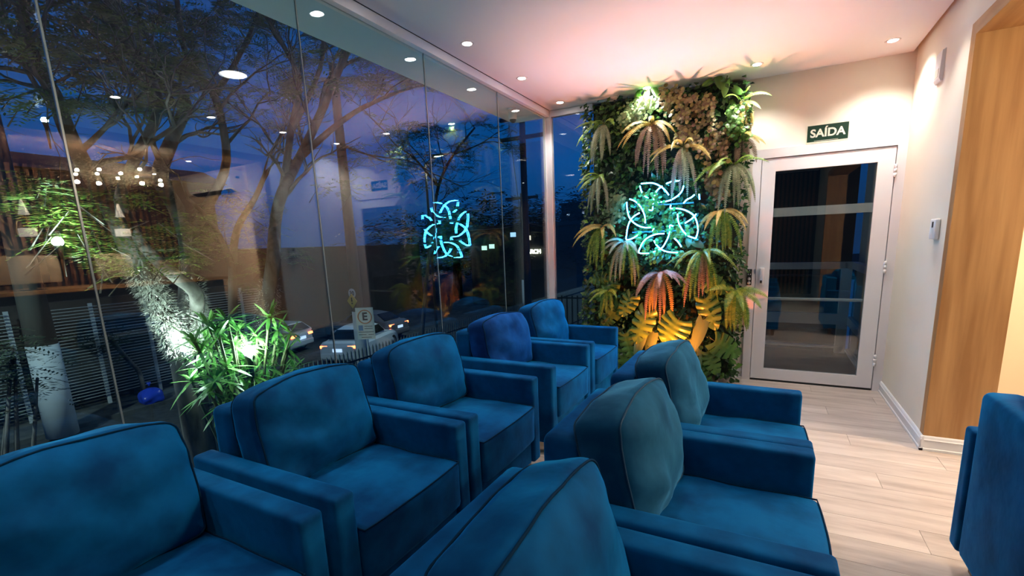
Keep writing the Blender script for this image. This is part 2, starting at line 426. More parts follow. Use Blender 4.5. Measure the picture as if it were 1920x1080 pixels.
# wall behind the camera with timber slats
wf = struct('wall_front', MB().box(-2.2, 5.1, FRONT - 0.12, FRONT, 0, CEIL + 0.1), M_dkwall)
sm = MB().box(-0.022, 0.022, 0, 0.035, 0.0, 2.66).mesh('slat', M_slat)
x = -2.05
while x < 0.9:
    o = bpy.data.objects.new('slat', sm); o.location = (x, FRONT, 0); COL.objects.link(o); o.parent = wf; x += 0.085

# ------------------------------------------------------------------ ceiling lights
def downlight(x, y, label, big=False, power=DOWN_W, color=NEUTRAL, z=CEIL, group='recessed ceiling spots', spot=True, ang=84):
    t = thing('ceiling_spot' if not big else 'round_ceiling_lamp', label, 'ceiling light', (x, y, z), 0, group if not big else None)
    r = 0.031 if not big else 0.088
    obj('trim_ring', MB().lathe([(r, -0.001), (r + 0.012, -0.004), (r + 0.016, -0.001), (r + 0.016, 0.0), (r, 0.0)], (x, y, z), 24), M_white, t)
    obj('lens', MB().lathe([(0.001, -0.004), (r * 0.7, -0.004), (r, -0.001)], (x, y, z - 0.001), 24), M_lampbig if big else M_lamp, t)
    if spot:
        light('spot_beam', 'SPOT', (x, y, z - 0.03), power, color, t, (x, y, 0), spot_size=math.radians(ang), spot_blend=0.95, shadow_soft_size=0.035)
    return t
for k, yy in enumerate((-0.3, 0.50, 1.28, 2.08, 2.87, 3.66, 4.46)):
    lab = ['recessed ceiling spot by the glass wall, just behind the camera', 'recessed ceiling spot by the glass wall, beside the nearest armchairs',
           'recessed ceiling spot by the glass wall, above the second armchair', 'recessed ceiling spot by the glass wall mirrored brightest in the glass',
           'brightest recessed ceiling spot beside the white head rail', 'recessed ceiling spot beside the head rail, second before the corner post',
           'recessed ceiling spot nearest the white corner post'][k]
    downlight(-1.855, yy, lab, power=DOWN_W * 1.15, ang=120 if yy > 4 else 84)
for k, yy in enumerate((-0.2, 0.6, 1.38, 2.16, 2.93, 3.70, 4.45)):
    lab = ['recessed ceiling spot by the portal wall, just behind the camera', 'recessed ceiling spot by the portal wall, beside the camera',
           'recessed ceiling spot by the portal, first in front of the camera', 'recessed ceiling spot above the lone armchair by the portal',
           'recessed ceiling spot by the portal wall mirrored above the oak lintel', 'recessed ceiling spot near the oak portal corner',
           'recessed ceiling spot above the white glazed door'][k]
    downlight(0.715, yy, lab, power=DOWN_W * (1.9 if yy > 4 else 0.9), ang=125 if yy > 4 else 84)
downlight(-0.150, 4.42, 'recessed ceiling spot right of the plant wall, left of the exit sign', power=DOWN_W * 1.9, ang=125)
downlight(-1.03, 4.50, 'recessed ceiling spot shining straight down the plant wall foliage', power=DOWN_W * 3.6, color=(1.0, 1.0, 0.88), ang=125)
downlight(-0.561, 2.38, 'large round ceiling lamp mirrored in the dark glass', big=True, power=DOWN_W * 0.8)
downlight(-0.561, 0.2, 'large round ceiling lamp over the camera position', big=True, power=DOWN_W * 0.7)

# ------------------------------------------------------------------ armchairs
def wr(p, s, a, off):
    q = Vector((p.x * s + off, p.y * s - off * 1.7, p.z * s + off * 0.6))
    return a * noise.noise(q)
def cushion_fn(hx, hy, hz, off, puff=0.35, lean=0.0, slump=0.0, twist=0.0):
    def fn(p):
        u, v, w_ = p.x / hx, p.y / hy, p.z / hz
        t = (1 - min(1, abs(v)) ** 3.2) * (1 - min(1, abs(w_)) ** 3.2)
        q = Vector((p.x * (1 - puff * 0.5 + puff * t), p.y * (1 + 0.035 * (1 - w_ * w_)), p.z * (1 + 0.03 * (1 - v * v))))
        q.z -= 0.026 * max(0.0, w_) * min(1, abs(v)) ** 3 - 0.006 * max(0.0, w_) * (1 - v * v)
        q.y *= 1 - 0.02 * max(0.0, w_) ** 3
        q.x += wr(p, 6.5, 0.016, off) + wr(p, 15, 0.008, off + 3)
        q.z += wr(p, 7, 0.010, off + 9)
        # crease lines running out of the lower corner
        d = math.sin((p.z * 34 + p.y * 15 + off)) * max(0, 0.55 - abs(v + 0.55)) * max(0, 0.6 - w_) * 0.030
        if u > 0: q.x += d
        q.y += slump * (w_ + 1) * 0.5
        q = Matrix.Rotation(lean, 3, 'Y') @ q
        q = Matrix.Rotation(twist, 3, 'Z') @ q
        return q
    return fn
ARM = MB().rbox(0.0, 0, 0.345, 0.395, 0.04, 0.255, 0.016, 5, 3).mesh('arm', M_velvet)
BACKF = MB().rbox(-0.335, 0, 0.43, 0.06, 0.268, 0.34, 0.03, 6, 3).mesh('back_frame', M_velvet)
BASE = MB().rbox(0.05, 0, 0.17, 0.325, 0.278, 0.08, 0.01, 3, 2).mesh('seat_base', M_velvet)
LEG = MB().prism([(-0.025, 0.09), (0.025, 0.09), (0.016, 0.0), (-0.016, 0.0)], -0.02, 0.02).mesh('leg', M_legwood)
SEATS = []
for off in (1.3, 4.1, 8.2):
    hx, hy, hz = 0.335, 0.272, 0.105
    def sf(p, off=off):
        u, v = p.x / hx, p.y / hy
        q = Vector(p)
        if p.z > 0: q.z += 0.022 * (1 - u * u) * (1 - v * v) + wr(p, 7, 0.010, off) * (1 - abs(u) ** 3)
        q.x += 0.012 * (1 - v * v) * (1 if u > 0 else 0) * max(0, u) + wr(p, 5, 0.006, off + 5)
        return q
    seat = MB().rbox(0.075, 0, 0.345, hx, hy, hz, 0.022, 12, 2, fn=sf).mesh('seat_cushion', M_velvet)
    loop = []
    n_ = 14
    pts = [(hx, -hy + 2 * hy * i / n_) for i in range(n_ + 1)]
    pts = [(-hx + 2 * hx * i / n_, -hy) for i in range(n_)] + pts + [(hx - 2 * hx * i / n_, hy) for i in range(1, n_ + 1)]
    for (a, c) in pts:
        s_ = Vector((max(-hx + 0.005, min(hx - 0.005, a)), max(-hy + 0.005, min(hy - 0.005, c)), hz - 0.004)); loop.append(sf(s_) + Vector((0.075, 0, 0.345)))
    SEATS.append((seat, MB().tube(loop, 0.003, 6).mesh('piping', M_pipe)))
def back_cushion(off, lean, slump, twist, mat, hx=0.100, hz=0.204, xo=-0.165, puff=0.55):
    hy = 0.262
    fn = cushion_fn(hx, hy, hz, off, puff, lean, slump, twist)
    c = Vector((xo, 0, 0.445 + hz))
    me = MB().rbox(c.x, c.y, c.z, hx, hy, hz, 0.034, 18, 4, fn=fn).mesh('back_cushion', mat)
    pm_ = MB()
    for sx in (1, -1):
        loop = []; rr = 0.05; n2 = 12
        cs = [(hy - rr, hz - rr, 0), (-(hy - rr), hz - rr, PI / 2), (-(hy - rr), -(hz - rr), PI), (hy - rr, -(hz - rr), 1.5 * PI)]
        prev = None
        for (a, b_, t0) in cs:
            for i in range(6):
                t = t0 + PI / 2 * i / 5
                q = Vector((sx * (hx - 0.0075), a + rr * 0.35 * 0 + (rr - 0.007) * (math.cos(t)) , b_ + (rr - 0.007) * math.sin(t)))
                if prev is not None:
                    m_ = 8 if (q - prev).length > 0.1 else 1
                    for s_ in range(1, m_): loop.append(prev.lerp(q, s_ / m_))
                loop.append(q); prev = q
        m_ = 8
        for s_ in range(1, m_): loop.append(prev.lerp(loop[0], s_ / m_))
        out = []
        for q in loop:
            # push the loop out to the rounded edge of the cushion
            e_ = Vector((q.x, max(-hy + 0.008, min(hy - 0.008, q.y * 1.02)), max(-hz + 0.008, min(hz - 0.008, q.z * 1.02))))
            out.append(fn(e_) + c)
        pm_.tube(out, 0.0032, 6, closed=True)
    return me, pm_.mesh('piping', M_pipe2 if mat is M_velvet2 else M_pipe)
def armchair(X, Yc, label, group, v):
    off, lean, slump, twist, mat = v
    t = thing('armchair', label, 'armchair', (X, Yc, 0), 0, group)
    for sy in (-1, 1):
        o = obj('arm', ARM, None, t, True); o.location = (0, sy * 0.319, 0)
    obj('back_frame', BACKF, None, t, True); obj('seat_base', BASE, None, t, True)
    s_, p_ = SEATS[int(off * 10) % 3]
    so = obj('seat_cushion', s_, None, t, True); obj('piping', p_, None, so, True)
    cm, pp = back_cushion(off, lean, slump, twist, mat)
    co = obj('back_cushion', cm, None, t, True); obj('piping', pp, None, co, True)
    for sx in (-0.32, 0.33):
        for sy in (-0.29, 0.29):
            o = obj('leg', LEG, None, t, True); o.location = (sx, sy, 0)
    return t
RX1 = -1.535; RX2 = -0.205
g1 = 'armchairs with their backs to the glass wall'; g2 = 'armchairs in the middle row'
armchair(RX1, 0.478, 'nearest blue velvet armchair by the glass, cut off by the left edge', g1, (2.2, -0.20, 0, 0.0, M_velvet))
armchair(RX1, 1.238, 'second blue velvet armchair from the left along the glass wall, wide open seat', g1, (5.1, -0.21, 0.0, 0.0, M_velvet))
armchair(RX1, 1.978, 'third blue velvet armchair along the glass, smooth bright square back cushion', g1, (7.4, -0.22, 0.0, -0.10, M_velvet))
armchair(RX1, 2.885, 'fourth blue velvet armchair along the glass, royal blue mottled cushion', g1, (9.3, -0.22, 0.0, -0.10, M_velvet3))
armchair(RX1, 3.635, 'farthest blue velvet armchair by the corner post and plant wall', g1, (11.6, -0.20, 0.0, -0.12, M_velvet))
armchair(RX2, 0.762, 'front blue velvet armchair at the bottom edge of the middle row', g2, (14.2, -0.24, 0.0, 0.0, M_velvet))
armchair(RX2, 1.498, 'middle row armchair with the pale slate blue slumped cushion', g2, (17.7, -0.22, 0.0, -0.06, M_velvet2))
armchair(RX2, 2.212, 'rear armchair of the middle row, in front of the orange lit monstera', g2, (20.3, -0.22, 0.0, -0.06, M_velvet2))
armchair(0.728 + 0.395, 1.955, 'lone blue armchair seen from behind at the oak portal', None, (23.3, -0.2, 0.0, 0.0, M_velvet))

# ------------------------------------------------------------------ glazed door, exit sign, wall fittings
dr = struct('door_1', MB().box(-0.152, -0.083, BY - 0.03, BY + 0.10, 0, 2.088).box(0.868, WX, BY - 0.03, BY + 0.10, 0, 2.088).box(-0.083, 0.868, BY - 0.03, BY + 0.10, 2.012, 2.088)
            .box(-0.083, -0.07, BY + 0.03, BY + 0.10, 0, 2.012).box(0.855, 0.868, BY + 0.03, BY + 0.10, 0, 2.012), M_alu, label='white aluminium door frame of the glazed lift door')
S0, S1 = -0.078, 0.863
leafm = MB().box(S0, 0.030, BY - 0.02, BY + 0.02, 0.018, 2.006).box(0.751, S1, BY - 0.02, BY + 0.02, 0.018, 2.006).box(0.030, 0.751, BY - 0.02, BY + 0.02, 1.898, 2.006).box(0.030, 0.751, BY - 0.02, BY + 0.02, 0.018, 0.119)
dl = struct('door_leaf', leafm, M_white, dr, label='white glazed door leaf')
struct('pane', MB().box(0.030, 0.751, BY - 0.004, BY + 0.004, 0.119, 1.898), M_doorglass, dl)
struct('push_bar', MB().rbox(0.39, BY + 0.035, 0.775, 0.36, 0.012, 0.013, 0.006, 2, 2), M_white, dl)
struct('cross_bar', MB().box(0.030, 0.751, BY + 0.012, BY + 0.03, 1.51, 1.585), M_alu, dl)
h = MB().rbox(-0.030, BY - 0.036, 0.985, 0.018, 0.016, 0.078, 0.006, 2, 2)
struct('handle', h, M_alu, dl)
struct('handle_latch', MB().box(-0.042, -0.026, BY - 0.0535, BY - 0.050, 0.925, 0.95), M_black, dl)
struct('threshold', MB().box(S0, S1, BY - 0.02, BY + 0.06, 0.0, 0.012), M_dark, dr)
for zz in (0.27, 1.06, 1.82):
    struct('hinge', MB().lathe([(0.008, -0.05), (0.011, -0.048), (0.011, -0.018), (0.008, -0.017), (0.011, -0.016), (0.011, 0.016), (0.008, 0.017), (0.011, 0.018), (0.011, 0.048), (0.008, 0.05)], (0.866, BY - 0.036, zz), 12), M_white, dr)
cp = struct('call_panel', MB().rbox(-0.1325, BY - 0.032, 0.978, 0.021, 0.004, 0.074, 0.003, 1, 1), M_black, dr)
for zz in (0.962, 0.925):
    struct('button', MB().lathe([(0.001, -0.006), (0.012, -0.006), (0.014, -0.003), (0.014, 0)], (-0.1325, BY - 0.0355, zz), 16, 'Y'), M_chrome, cp)
for (dx, zz) in ((-0.009, 1.005), (0.009, 1.005), (0, 1.038)):
    struct('arrow_mark', MB().prism([(-0.1325 + dx - 0.005, zz - 0.005), (-0.1325 + dx + 0.005, zz - 0.005), (-0.1325 + dx, zz + 0.006)], BY - 0.0375, BY - 0.0362), M_white, cp)
struct('strike_plate', MB().box(-0.095, -0.083, BY - 0.033, BY - 0.0295, 1.01, 1.05), M_chrome, dr)
# exit sign
sg = thing('exit_sign', 'dark green exit sign reading SAÍDA above the white door', 'sign', (0.392, BY, 2.105))
obj('plate', MB().box(0.243, 0.541, BY - 0.006, BY, 2.098, 2.242), M_signedge, sg)
obj('green_face', MB().box(0.248, 0.536, BY - 0.0075, BY - 0.006, 2.108, 2.237), M_signgreen, sg)
TM = lambda x, y, z: Matrix.Translation((x, y, z)) @ Matrix.Rotation(PI / 2, 4, 'X')
text_obj('lettering', 'SAÍDA', 0.088, TM(0.392, BY - 0.0085, 2.171), M_signwhite, sg, 0.0008)
obj('fine_print', MB().box(0.30, 0.47, BY - 0.0082, BY - 0.0074, 2.1125, 2.115), M_signwhite, sg)
# right wall fittings
t = thing('access_reader', 'small white access reader on the right wall beside the portal', 'reader', (WX, 3.79, 1.29))
obj('housing', MB().rbox(WX - 0.013, 3.79, 1.355, 0.013, 0.055, 0.062, 0.008, 2, 3), M_white, t)
obj('display', MB().box(WX - 0.0275, WX - 0.0255, 3.772, 3.80, 1.365, 1.40), M_black, t)
t = thing('motion_sensor', 'white motion sensor high on the right wall', 'sensor', (WX, 4.12, 2.28))
obj('housing', MB().prism([(WX, 2.28), (WX - 0.012, 2.28), (WX - 0.022, 2.30), (WX - 0.018, 2.46), (WX, 2.47)], 4.06, 4.18), M_white, t)
obj('lens', MB().box(WX - 0.0235, WX - 0.019, 4.085, 4.155, 2.31, 2.36), M_wall, t)

# lift behind the door
lf = thing('platform_lift', 'white framed platform lift enclosure behind the glazed door', 'lift', (0.4, 5.7, 0))
obj('platform', MB().box(-0.15, 1.0, 4.97, 6.3, -0.1, 0.0), principled('lift_floor', (0.05, 0.055, 0.055), 0.6), lf)
obj('back_panel_pane', MB().box(-0.1, 0.78, 6.235, 6.243, 0.1, 0.98), M_doorglass, lf)
for (x0, x1, y0, y1, z0, z1) in ((0.745, 0.845, 6.2, 6.28, 0, 1.03), (-0.15, -0.07, 6.2, 6.28, 0, 1.03)):
    obj('post', MB().box(x0, x1, y0, y1, z0, z1), M_white, lf)
for (z0, z1) in ((0.955, 1.03), (0.33, 0.45), (0.055, 0.075)):
    obj('rail', MB().box(-0.15, 0.78, 6.19, 6.27, z0, z1), M_white, lf)
for (z0, z1) in ((0.955, 1.03), (0.33, 0.42), (0.03, 0.05)):
    obj('side_rail', MB().box(0.84, 0.90, 5.0, 6.24, z0, z1), M_white, lf)
obj('side_pane', MB().box(0.868, 0.874, 5.0, 6.2, 0.05, 0.95), M_doorglass, lf)
struct('wall_dark_backdrop', MB().box(-2.0, 1.1, 8.2, 8.4, -3.3, 3.2), M_dkwall)  # dark backdrop added behind the door so its pane mirrors the slats
struct('wall_lift_side', MB().box(0.95, 1.1, 4.97, 6.6, -3.3, 2.7), M_wall)

# ------------------------------------------------------------------ plant wall
PYB = 4.66
vg = thing('living_garden', 'tall vertical garden thick with dark small-leaved foliage beside the door', 'plant wall', (-0.92, 4.72, 0))
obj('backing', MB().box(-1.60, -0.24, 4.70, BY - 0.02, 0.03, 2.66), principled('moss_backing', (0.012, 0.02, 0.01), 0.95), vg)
M_ivy = leaf_mat('ivy_leaf', (0.008, 0.038, 0.010), (0.04, 0.125, 0.025), 0.4, 0.2)
M_ivyb = leaf_mat('bright_leaf', (0.05, 0.17, 0.03), (0.16, 0.34, 0.06), 0.4, 0.25)
M_euc = leaf_mat('eucalyptus_leaf', (0.20, 0.12, 0.08), (0.32, 0.29, 0.10), 0.5, 0.15)
M_eucg = leaf_mat('green_eucalyptus_leaf', (0.10, 0.19, 0.07), (0.28, 0.36, 0.15), 0.5, 0.15)
M_fernG = leaf_mat('fern_green', (0.10, 0.25, 0.03), (0.30, 0.46, 0.06), 0.5, 0.3)
M_fernY = leaf_mat('fern_gold', (0.40, 0.31, 0.07), (0.58, 0.46, 0.12), 0.5, 0.3)
M_fernB = leaf_mat('fern_mauve', (0.26, 0.19, 0.13), (0.38, 0.29, 0.19), 0.55, 0.25)
M_fernP = leaf_mat('fern_pale', (0.26, 0.33, 0.19), (0.40, 0.46, 0.27), 0.5, 0.25)
M_mon = leaf_mat('monstera_leaf', (0.075, 0.19, 0.03), (0.15, 0.29, 0.05), 0.3, 0.15)
M_phil = leaf_mat('philodendron_leaf', (0.08, 0.17, 0.07), (0.16, 0.26, 0.11), 0.35, 0.15)
def foliage_point(px, py, d=0.0):
    return atY(px, py, PYB - d)
fill = MB(); fillb = MB()
for i in range(5200):
    x = R.uniform(-1.64, -0.20); z = R.uniform(0.03, 2.665)
    y = PYB - R.random() ** 1.5 * 0.17
    edge = min(x + 1.64, -0.20 - x)
    d = Vector((R.uniform(-1, 1), R.uniform(-1.0, -0.1), R.uniform(-1.2, 0.5)))
    if edge < 0.08: d.x = (-1 if x < -0.9 else 1) * abs(d.x) - 0; 
    L = R.uniform(0.035, 0.075)
    if z > 2.60: d.z = -abs(d.z)
    (fillb if R.random() < 0.13 else fill).leaf(Vector((x, y, z)), d, Vector((R.uniform(-.5, .5), -1, R.uniform(0, 1))), L, L * R.uniform(0.5, 0.75), 0.12, 0.4)
# vines straying over the edges
for i in range(46):
    sd = R.choice((-1, 1, -1)); x = -1.62 if sd < 0 else -0.22; z = R.uniform(0.25, 2.6); p = Vector((x, PYB - R.uniform(0.02, 0.2), z))
    for s_ in range(R.randint(5, 11)):
        p = p + Vector((sd * R.uniform(-0.004, 0.014), R.uniform(-0.012, 0.006), -R.uniform(0.012, 0.03)))
        for q in range(2):
            fill.leaf(p, Vector((R.uniform(-1, 1), R.uniform(-1, .3), R.uniform(-.8, .4))), Vector((0, -1, 0.4)), R.uniform(0.02, 0.038), R.uniform(0.014, 0.024), 0.1)
tag(obj('small_leaves', fill, M_ivy, vg), kind='stuff'); tag(obj('bright_small_leaves', fillb, M_ivyb, vg), kind='stuff')

def clump_eucalyptus(label, spots, n, mat, stem=True):
    c = foliage_point(spots[0][0], spots[0][1], 0.12)
    t = thing('eucalyptus_spray', label, 'plant', c, 0, 'eucalyptus sprays on the plant wall')
    lv = MB(); st = MB()
    for (px, py, rx_, ry_) in spots:
        for i in range(n):
            a = R.uniform(0, 2 * PI); r_ = math.sqrt(R.random())
            p = foliage_point(px + rx_ * r_ * math.cos(a), py + ry_ * r_ * math.sin(a), R.uniform(0.10, 0.22))
            q = p + Vector((R.uniform(-.03, .03), -R.uniform(0.0, 0.04), -R.uniform(0.04, 0.10)))
            st.tube([p + Vector((0, 0.06, 0.02)), p, q], [0.002, 0.0015, 0.001], 4, False)
            for k in range(5):
                s_ = p.lerp(q, k / 4); sd = Vector((R.choice((-1, 1)) * R.uniform(.5, 1), R.uniform(-.6, .1), R.uniform(-.4, .5))).normalized()
                rr = R.uniform(0.012, 0.022)
                lv.disc(s_ + sd * rr * 1.1, Vector((R.uniform(-.6, .6), -1, R.uniform(-.2, .9))), rr, 7, R.uniform(0.8, 1))
    tag(obj('leaves', lv, mat, t), kind='stuff'); obj('stems', st, M_stem, t)
clump_eucalyptus('rusty brown eucalyptus spray high on the plant wall, right of the spot', [(1275, 190, 35, 25), (1318, 195, 30, 22), (1255, 172, 22, 14), (1300, 215, 40, 14)], 22, M_euc)
clump_eucalyptus('olive brown eucalyptus spray under the rusty one, plant wall right side', [(1310, 255, 30, 22), (1345, 250, 22, 22), (1335, 280, 25, 14), (1290, 245, 18, 14)], 20, M_euc)
clump_eucalyptus('mauve green eucalyptus spray upper left on the plant wall', [(1190, 205, 26, 16), (1182, 222, 24, 12), (1205, 190, 18, 10)], 20, M_eucg)
clump_eucalyptus('dusky eucalyptus spray right of the neon knot top', [(1338, 320, 18, 22), (1345, 350, 14, 22)], 18, M_euc)
clump_eucalyptus('blue lit eucalyptus spray left of the neon knot', [(1150, 395, 16, 22), (1160, 370, 12, 16)], 18, M_eucg)
clump_eucalyptus('teal lit eucalyptus spray behind the neon knot', [(1235, 400, 26, 30), (1215, 440, 24, 20), (1270, 420, 26, 28), (1245, 470, 34, 12), (1210, 370, 24, 18)], 16, M_ivyb)
clump_eucalyptus('glossy green eucalyptus spray at the right edge of the plant wall', [(1378, 215, 14, 26), (1390, 240, 10, 20)], 20, M_ivyb)

def frond(p, d, L, W, droop, mat, parent, lf_n=24, curl=0.0):
    """pinnate fern frond: a curved rachis with leaflets on both sides"""
    mb = MB(); pts = []; d = d.normalized()
    n_ = lf_n
    pos = Vector(p); dirv = Vector(d)
    for i in range(n_ + 1):
        pts.append(pos.copy())
        dirv = (dirv + Vector((0, 0, -droop / n_))).normalized()
        pos = pos + dirv * L / n_
        if pos.y > PYB + 0.0: pos.y = PYB
    mb.tube(pts, [0.0022 * (1 - 0.7 * i / n_) for i in range(n_ + 1)], 4, False)
    for i in range(1, n_ + 1):
        t = i / n_; w_ = W * (math.sin(PI * min(1, 0.12 + 0.9 * t)) ** 0.6) * (1 - 0.35 * t)
        tan = (pts[i] - pts[i - 1]).normalized()
        side = tan.cross(Vector((0, -0.8, 0.6)))
        if side.length < 0.1: side = tan.cross(Vector((0.3, -1, 0)))
        side.normalize(); up = side.cross(tan)
        wl = L / n_ * 0.95
        for s_ in (-1, 1):
            dd = (side * s_ + tan * 0.35 - up * 0.15 + Vector((0, 0, -0.1))).normalized()
            a = pts[i]; q1 = a + tan * wl * 0.55; tip = a + dd * w_; m1 = a + dd * w_ * 0.55 + tan * wl * 0.42; m0 = a + dd * w_ * 0.45 - tan * wl * 0.42
            mb.add([a - tan * wl * 0.3, m0, tip, m1, q1], [(0, 1, 3, 4), (1, 2, 3)])
    return obj('frond', mb, mat, parent)
def fern(px, py, n, L, mats, label, spread=1.0, d=0.16, down=1.1, W=0.031, bias=0.0, up=0.55):
    c = foliage_point(px, py, d)
    t = thing('fern', label, 'fern', c, 0, 'ferns on the plant wall')
    for i in range(n):
        f_ = (i + 0.5) / n
        a = (f_ * 2 - 1) * 1.15 * spread + R.uniform(-.15, .15) + bias
        arch = i % 5 in (0, 3)
        el = R.uniform(0.0, up) if arch else R.uniform(-0.9, -0.2)
        dv = Vector((math.sin(a), -0.55 * abs(math.cos(a)) - 0.15, el))
        l_ = L * R.uniform(0.85, 1.25) * (1.0 if arch else 1.22)
        frond(c + Vector((R.uniform(-.015, .015), 0, R.uniform(-.01, .01))), dv, l_, W * R.uniform(.85, 1.15), down * R.uniform(0.9, 1.5) * (1.05 if arch else 2.4), mats[0] if arch else mats[1 + i % (len(mats) - 1)] if len(mats) > 1 else mats[0], t, 26 if L > 0.25 else 20)
    obj('crown', MB().ball(c, 0.016, 8, 5), M_stem, t)
    return t
fern(1222, 232, 15, 0.36, [M_fernY, M_fernB, M_fernB], 'golden fern with long mauve drooping fronds high on the plant wall')
fern(1278, 276, 13, 0.34, [M_fernY, M_fernB, M_fernP], 'yellow tipped fern hanging over the top of the neon knot')
fern(1376, 308, 13, 0.34, [M_fernG, M_fernP, M_fernP], 'bright lime fern drooping beside the top left of the door frame', bias=0.1)
fern(1352, 395, 13, 0.33, [M_fernY, M_fernG, M_fernG], 'olive fern hanging close to the door, right of the neon knot', bias=0.2, up=0.3)
fern(1172, 454, 13, 0.30, [M_fernP, M_fernP, M_fernG], 'pale fern at the lower left of the neon knot')
fern(1316, 470, 15, 0.36, [M_fernG, M_fernG, M_fernB], 'vivid green fern at the lower right of the neon knot')
fern(1236, 512, 16, 0.34, [M_fernB, M_fernY, M_fernB], 'orange lit fern above the two large monstera leaves', down=1.4)
fern(1128, 425, 11, 0.30, [M_fernY, M_fernG], 'olive fern drooping off the left edge beside the end window', bias=-0.35)
fern(1132, 232, 10, 0.30, [M_fernG, M_fernP], 'grey green fern reaching over the end window at the upper left', bias=-0.35, up=0.7)
fern(1125, 330, 10, 0.28, [M_fernG, M_fernP], 'dim fern on the left edge of the plant wall, middle height', bias=-0.3)
fern(1392, 190, 10, 0.22, [M_fernG, M_fernY], 'fern sticking out at the upper right corner by the cream wall', bias=0.5, up=0.9, d=0.1)
fern(1392, 255, 9, 0.20, [M_fernY, M_fernB], 'small golden fern on the right edge of the plant wall', bias=0.5, d=0.1)
fern(1380, 545, 12, 0.26, [M_fernG], 'dark green fern low on the right edge next to the lift call panel', bias=0.35, W=0.045)
fern(1140, 545, 10, 0.22, [M_fernG], 'small fern low on the left edge of the plant wall', bias=-0.3)

def monstera_mesh(c, d, nrm, L, W, mat, slits=5, droop=0.35, name='leaf', cut=0.40):
    d = d.normalized(); side = d.cross(nrm).normalized(); nn = side.cross(d).normalized()
    rows, cols = 42, 6; mb = MB(); v = []; idx = {}
    for sgn in (-1, 1):
        for i in range(rows + 1):
            t = i / rows
            w_ = W * 0.5 * (math.sin(PI * min(1, t * 0.86 + 0.16)) ** 0.62) * (1 - 0.18 * t)
            if i == rows: w_ = 0.003
            for j in range(cols + 1):
                s_ = j / cols
                fwd = t * L + (0.16 * L) * s_ * (t - 0.42) * 1.3 - 0.10 * L * s_ * s_ * (1 - t) ** 2 * 1.5
                lat = sgn * w_ * s_
                z = -droop * L * (t * t * 0.35 + (s_ * w_ / W) ** 2 * 0.9) + 0.012 * math.sin(t * slits * 2 * PI) * s_
                idx[(sgn, i, j)] = len(v); v.append(c + d * fwd + side * lat + nn * z)
    f = []
    for sgn in (-1, 1):
        for i in range(rows):
            t = (i + 0.5) / rows
            ph = (t * slits * 1.02 + (0.12 if sgn > 0 else 0.0)) % 1.0
            for j in range(cols):
                s_ = (j + 0.5) / cols
                if slits and s_ > cut and 0.12 < t < 0.9 and ph > 0.86 - 0.08 * (s_ - cut): continue
                q = (idx[(sgn, i, j)], idx[(sgn, i + 1, j)], idx[(sgn, i + 1, j + 1)], idx[(sgn, i, j + 1)])
                f.append(q if sgn > 0 else q[::-1])
    mb.add(v, f, True)
    return mb
def leaf_plant(name, label, cat, leaves, mat, group, slits=5):
    c0 = foliage_point(leaves[0][0], leaves[0][1], 0.05)
    t = thing(name, label, cat, c0, 0, group)
    for (px, py, tx, ty, Wd, dep, dr_) in leaves:
        a = foliage_point(px, py, dep); b_ = foliage_point(tx, ty, dep + 0.05)
        d = b_ - a; L = d.length
        n_ = Vector((R.uniform(-.25, .25), -1, R.uniform(0.15, 0.45)))
        o = obj('leaf', monstera_mesh(a, d, n_, L, Wd, mat, slits, dr_), mat, t)
        sd = d.normalized()
        mid = MB().tube([a, a + d * 0.33 - Vector((0, 0, 0)) + n_ * 0, a + d * 0.9], [0.0035, 0.003, 0.001], 5)
        obj('stalk', MB().tube([a + d * 0.05, a - sd * 0.05 + Vector((0, 0.03, 0)), a - sd * 0.10 + Vector((0, 0.12, 0.0))], [0.004, 0.004, 0.004], 6), M_stem, t)
    return t
gm = 'monstera plants on the plant wall'
leaf_plant('monstera', 'monstera with two large orange lit split leaves at the wall base', 'plant', [(1212, 585, 1190, 640, 0.25, 0.20, 0.4), (1272, 600, 1245, 640, 0.33, 0.24, 0.4)], M_mon, gm)
leaf_plant('monstera', 'green monstera low on the left of the plant wall', 'plant', [(1150, 530, 1118, 560, 0.20, 0.14, 0.4), (1185, 555, 1165, 590, 0.20, 0.16, 0.4), (1135, 520, 1105, 525, 0.15, 0.12, 0.3), (1160, 570, 1130, 612, 0.20, 0.12, 0.4)], M_mon, gm)
leaf_plant('monstera', 'olive monstera behind the farthest armchair, lowest left', 'plant', [(1172, 625, 1182, 668, 0.20, 0.16, 0.4), (1165, 655, 1175, 705, 0.22, 0.15, 0.4), (1185, 690, 1180, 730, 0.22, 0.13, 0.4)], M_mon, gm)
leaf_plant('monstera', 'monstera with split leaves right of the orange glow', 'plant', [(1325, 528, 1360, 545, 0.20, 0.18, 0.4), (1322, 560, 1340, 615, 0.22, 0.18, 0.4), (1340, 640, 1382, 665, 0.24, 0.20, 0.5)], M_mon, gm)
leaf_plant('monstera', 'bright green monstera at the foot of the plant wall near the door', 'plant', [(1325, 660, 1345, 700, 0.18, 0.16, 0.4), (1300, 690, 1330, 730, 0.22, 0.14, 0.4), (1260, 700, 1240, 745, 0.25, 0.12, 0.4)], M_mon, gm)
gp = 'philodendrons on the plant wall'
leaf_plant('philodendron', 'smooth pale leafed philodendron under the left orange monstera leaf', 'plant', [(1205, 620, 1190, 668, 0.12, 0.19, 0.3), (1225, 622, 1212, 665, 0.12, 0.17, 0.3)], M_phil, gp, 0)
leaf_plant('philodendron', 'smooth pale leafed philodendron right of the orange monstera leaf', 'plant', [(1318, 600, 1300, 655, 0.13, 0.20, 0.3), (1300, 640, 1310, 690, 0.12, 0.16, 0.3)], M_phil, gp, 0)
